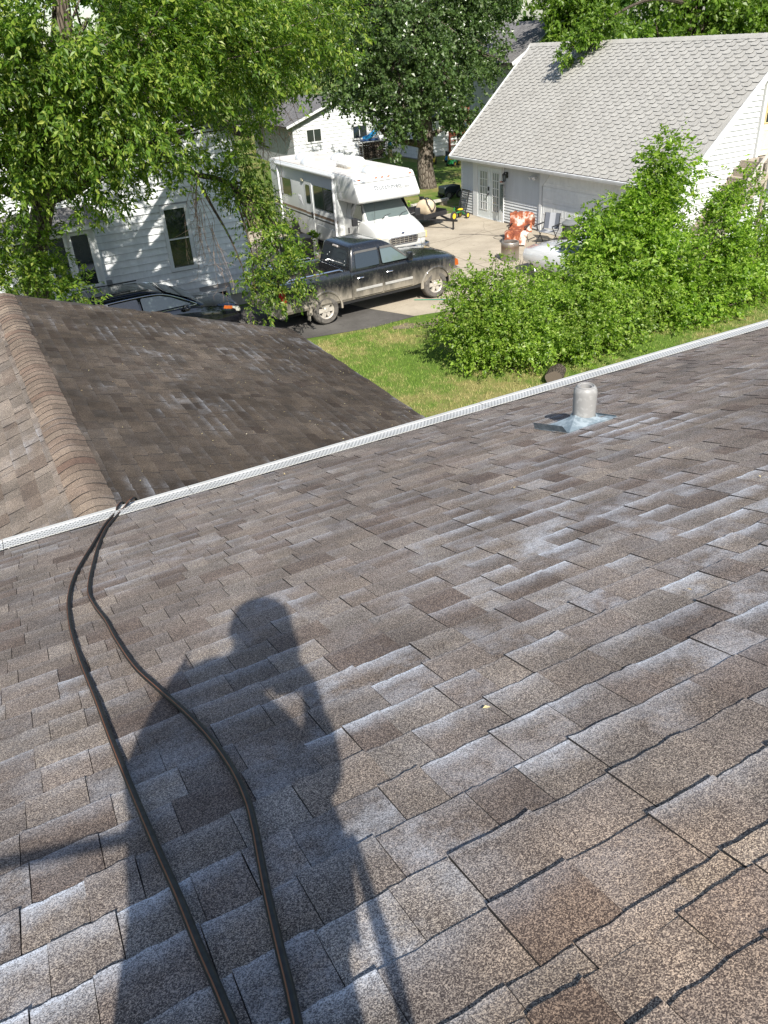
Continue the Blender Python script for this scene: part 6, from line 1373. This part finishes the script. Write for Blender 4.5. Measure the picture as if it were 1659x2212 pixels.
# ================================================================ the photographer, kneeling behind the phone
U_ = np.array([.96369, -.26704, 0]); W_ = np.array([.17683, .63815, .74933]); S_ = np.array([.2001, .72212, -.6622]); C_ = np.array([0, 0, CAMH])
def J(u, w, d): return C_+U_*u+W_*w-S_*d
pe_loc = (-.2, -.35, roofz(-.35)+.012)
pe = thing('person', 'kneeling photographer in dark hooded jacket whose shadow falls across the roof', 'person', pe_loc)
def skin(name, joints, edges, m, lv=2):
    me = bpy.data.meshes.new(name); me.from_pydata([tuple(np.array(j[0])-np.array(pe_loc)) for j in joints], edges, []); o = mk(name, me, m, pe)
    o.modifiers.new('sk', 'SKIN'); me.skin_vertices
    for i, j in enumerate(joints): r = j[1]; me.skin_vertices[0].data[i].radius = (r, r) if not hasattr(r, '__len__') else r
    me.skin_vertices[0].data[0].use_root = True
    md = o.modifiers.new('ss', 'SUBSURF'); md.levels = lv; md.render_levels = lv
    dg = bpy.context.evaluated_depsgraph_get(); m2 = bpy.data.meshes.new_from_object(o.evaluated_get(dg)); o.modifiers.clear(); o.data = m2; m2.materials.clear(); m2.materials.append(m)
    m2.polygons.foreach_set('use_smooth', np.ones(len(m2.polygons), bool)); return o
M['skin_tone'] = plain('skin', (.45, .27, .19), .6, var=.06); M['jacket'] = plain('dark_jacket', (.03, .032, .04), .9, var=.2); M['denim'] = plain('work_trousers', (.05, .06, .08), .9, var=.25)
hip = J(-.17, -.46, -.13); hipL = J(-.26, -.5, -.14); hipR = J(-.06, -.5, -.13); belly = J(-.2, -.3, .03); chest = J(-.24, -.1, .18); neck = J(-.13, .04, .27); jaw = J(-.07, .1, .26); headc = J(-.062, .155, .29); crown_ = J(-.06, .2, .32)
shL = J(-.34, -.01, .24); shR = J(-.13, -.05, .25); elL = J(-.375, -.16, .05); hdL = J(-.33, -.26, -.12); elR = J(.04, -.27, .1); wrR = J(.055, -.07, .05); paR = J(.045, -.01, .03)
def onr(x, y, h): return np.array([x, y, roofz(y)+h])
knL, knR = onr(-.33, -.03, .075), onr(-.02, -.03, .075); anL, anR = onr(-.32, -.5, .06), onr(-.03, -.5, .06); toL, toR = onr(-.32, -.66, .045), onr(-.03, -.66, .045)
jt = [(hip, .11), (belly, .12), (chest, .12), (neck, .05), (jaw, .075), (headc, .092), (crown_, .075), (shL, .055), (elL, .042), (hdL, .03), (shR, .055), (elR, .042), (wrR, .027), (paR, .03), (hipL, .085), (knL, .058), (anL, .042), (toL, .04), (hipR, .085), (knR, .058), (anR, .042), (toR, .04)]
ed = [(0, 1), (1, 2), (2, 3), (3, 4), (4, 5), (5, 6), (2, 7), (7, 8), (8, 9), (2, 10), (10, 11), (11, 12), (12, 13), (0, 14), (14, 15), (15, 16), (16, 17), (0, 18), (18, 19), (19, 20), (20, 21)]
ri = len(jt); right = np.cross(FW, [0, 0, 1]); right /= np.linalg.norm(right); pu = np.cross(right, FW)
for k in range(4):                              # right-hand fingers close on the phone edge
    b0 = paR+pu*(.02-.016*k)-FW*.0+right*.0; a1 = b0-right*.03-FW*.035; a2 = a1-right*.022-FW*.004*(k % 2)
    jt += [(a1, .0085), (a2, .0075)]; ed += [(13, ri), (ri, ri+1)]; ri += 2
jt += [(paR+pu*.035-right*.01-FW*.03, .01), (paR+pu*.05-right*.035-FW*.03, .009)]; ed += [(13, ri), (ri, ri+1)]; ri += 2
fd = unit(hdL-elL); sd = unit(np.cross(fd, [0, 0, 1]))
for k in range(4):
    a1 = hdL+fd*.05+sd*(.026-.017*k); a2 = a1+fd*(.022+.006*(k in (1, 2)))-np.array([0, 0, .012]); jt += [(a1, .009), (a2, .008)]; ed += [(9, ri), (ri, ri+1)]; ri += 2
jt += [(hdL+fd*.015+sd*.04, .011), (hdL+fd*.045+sd*.05, .009)]; ed += [(9, ri), (ri, ri+1)]
skin('body', jt, ed, M['skin_tone'])
skin('jacket', [(J(-.135, -.46, -.12), .235), (J(-.14, -.33, -.01), .215), (J(-.24, -.1, .17), .145), (J(-.14, .02, .26), .08), (J(-.31, .02, .24), .085), (elL, .062), (J(-.345, -.24, -.08), .05), (J(-.13, -.05, .25), .06), (J(.045, -.26, .1), .055), (J(.055, -.11, .06), .038)], [(0, 1), (1, 2), (2, 3), (2, 4), (4, 5), (5, 6), (2, 7), (7, 8), (8, 9)], M['jacket'])
skin('trousers', [(hip, .13), (hipL, .105), (knL, .075), (anL, .058), (hipR, .105), (knR, .075), (anR, .058)], [(0, 1), (1, 2), (2, 3), (0, 4), (4, 5), (5, 6)], M['denim'])
mb = MB(); hd_ = np.array(headc)-np.array(pe_loc); mb.ball(hd_+np.array([0, -.012, .035]), (.108, .12, .118), 16, 10); mb.ball(np.array(J(-.055, .07, .24))-np.array(pe_loc), (.112, .1, .13), 14, 8); mb.build('hood', M['jacket'], pe, True)
for s in (-1, 1):
    e = hd_+right*.034*s+_fh*.088-np.array([0, 0, .0]); MB().ball(e, .013, 8, 6).build('eye', M['trim'], pe, True)
    MB().ball(hd_+right*.095*s-np.array([0, 0, .01]), (.018, .028, .034), 8, 6).build('ear', M['skin_tone'], pe, True)
MB().tube([hd_+_fh*.088+[0, 0, .005], hd_+_fh*.112-[0, 0, .03], hd_+_fh*.088-[0, 0, .04]], [.008, .014, .008], 6).build('nose', M['skin_tone'], pe, True)
MB().tube([hd_+_fh*.09-[0, 0, .062]-right*.024, hd_+_fh*.098-[0, 0, .064], hd_+_fh*.09-[0, 0, .062]+right*.024], .006, 6).build('mouth', plain('lip', (.35, .14, .12), .6), pe, True)
for a, b_, r in (((.0, -.35, .0), (.015, -.47, -.05), .011), ((.035, -.36, .0), (.04, -.44, -.05), .008), ((.068, -.33, .02), (.085, -.56, -.08), .013)):  # unseen hanging strips added to cast shadow streaks on the roof
    p0 = J(*a)-np.array(pe_loc); p1 = J(*b_)-np.array(pe_loc); MB().tube([p0, (p0+p1)/2+[.004, 0, 0], p1], [r*.9, r, r*.8], 7).build('streak_strap', M['jacket'], pe, True)
ph = thing('phone', 'black phone held out in front of the photographer', 'phone', (float(-FW[0]*.03), float(-FW[1]*.03), CAMH-float(FW[2])*.03-.075))
Mp = Matrix(((right[0], pu[0], -FW[0], 0), (right[1], pu[1], -FW[1], 0), (right[2], pu[2], -FW[2], .075), (0, 0, 0, 1)))
MB().prism(rounded([(-.036, -.06), (.036, -.06), (.036, .085), (-.036, .085)], .01), 0.0, .008, 'z').xf(Mp).build('case', M['black_plastic'], ph); MB().prism(rounded([(-.033, -.056), (.033, -.056), (.033, .081), (-.033, .081)], .008), .0082, .0088, 'z').xf(Mp).build('screen', M['glass'], ph)
wa, wb_ = J(-.30, -.275, -.13), J(-1.15, -.285, -.05)
o = MB().tube([wa, (wa+wb_)/2, wb_], .012, 8).build('spray_wand', M['black_plastic'], None, True); tag(o, 'thin black wand held at the side of the kneeling photographer', 'wand')
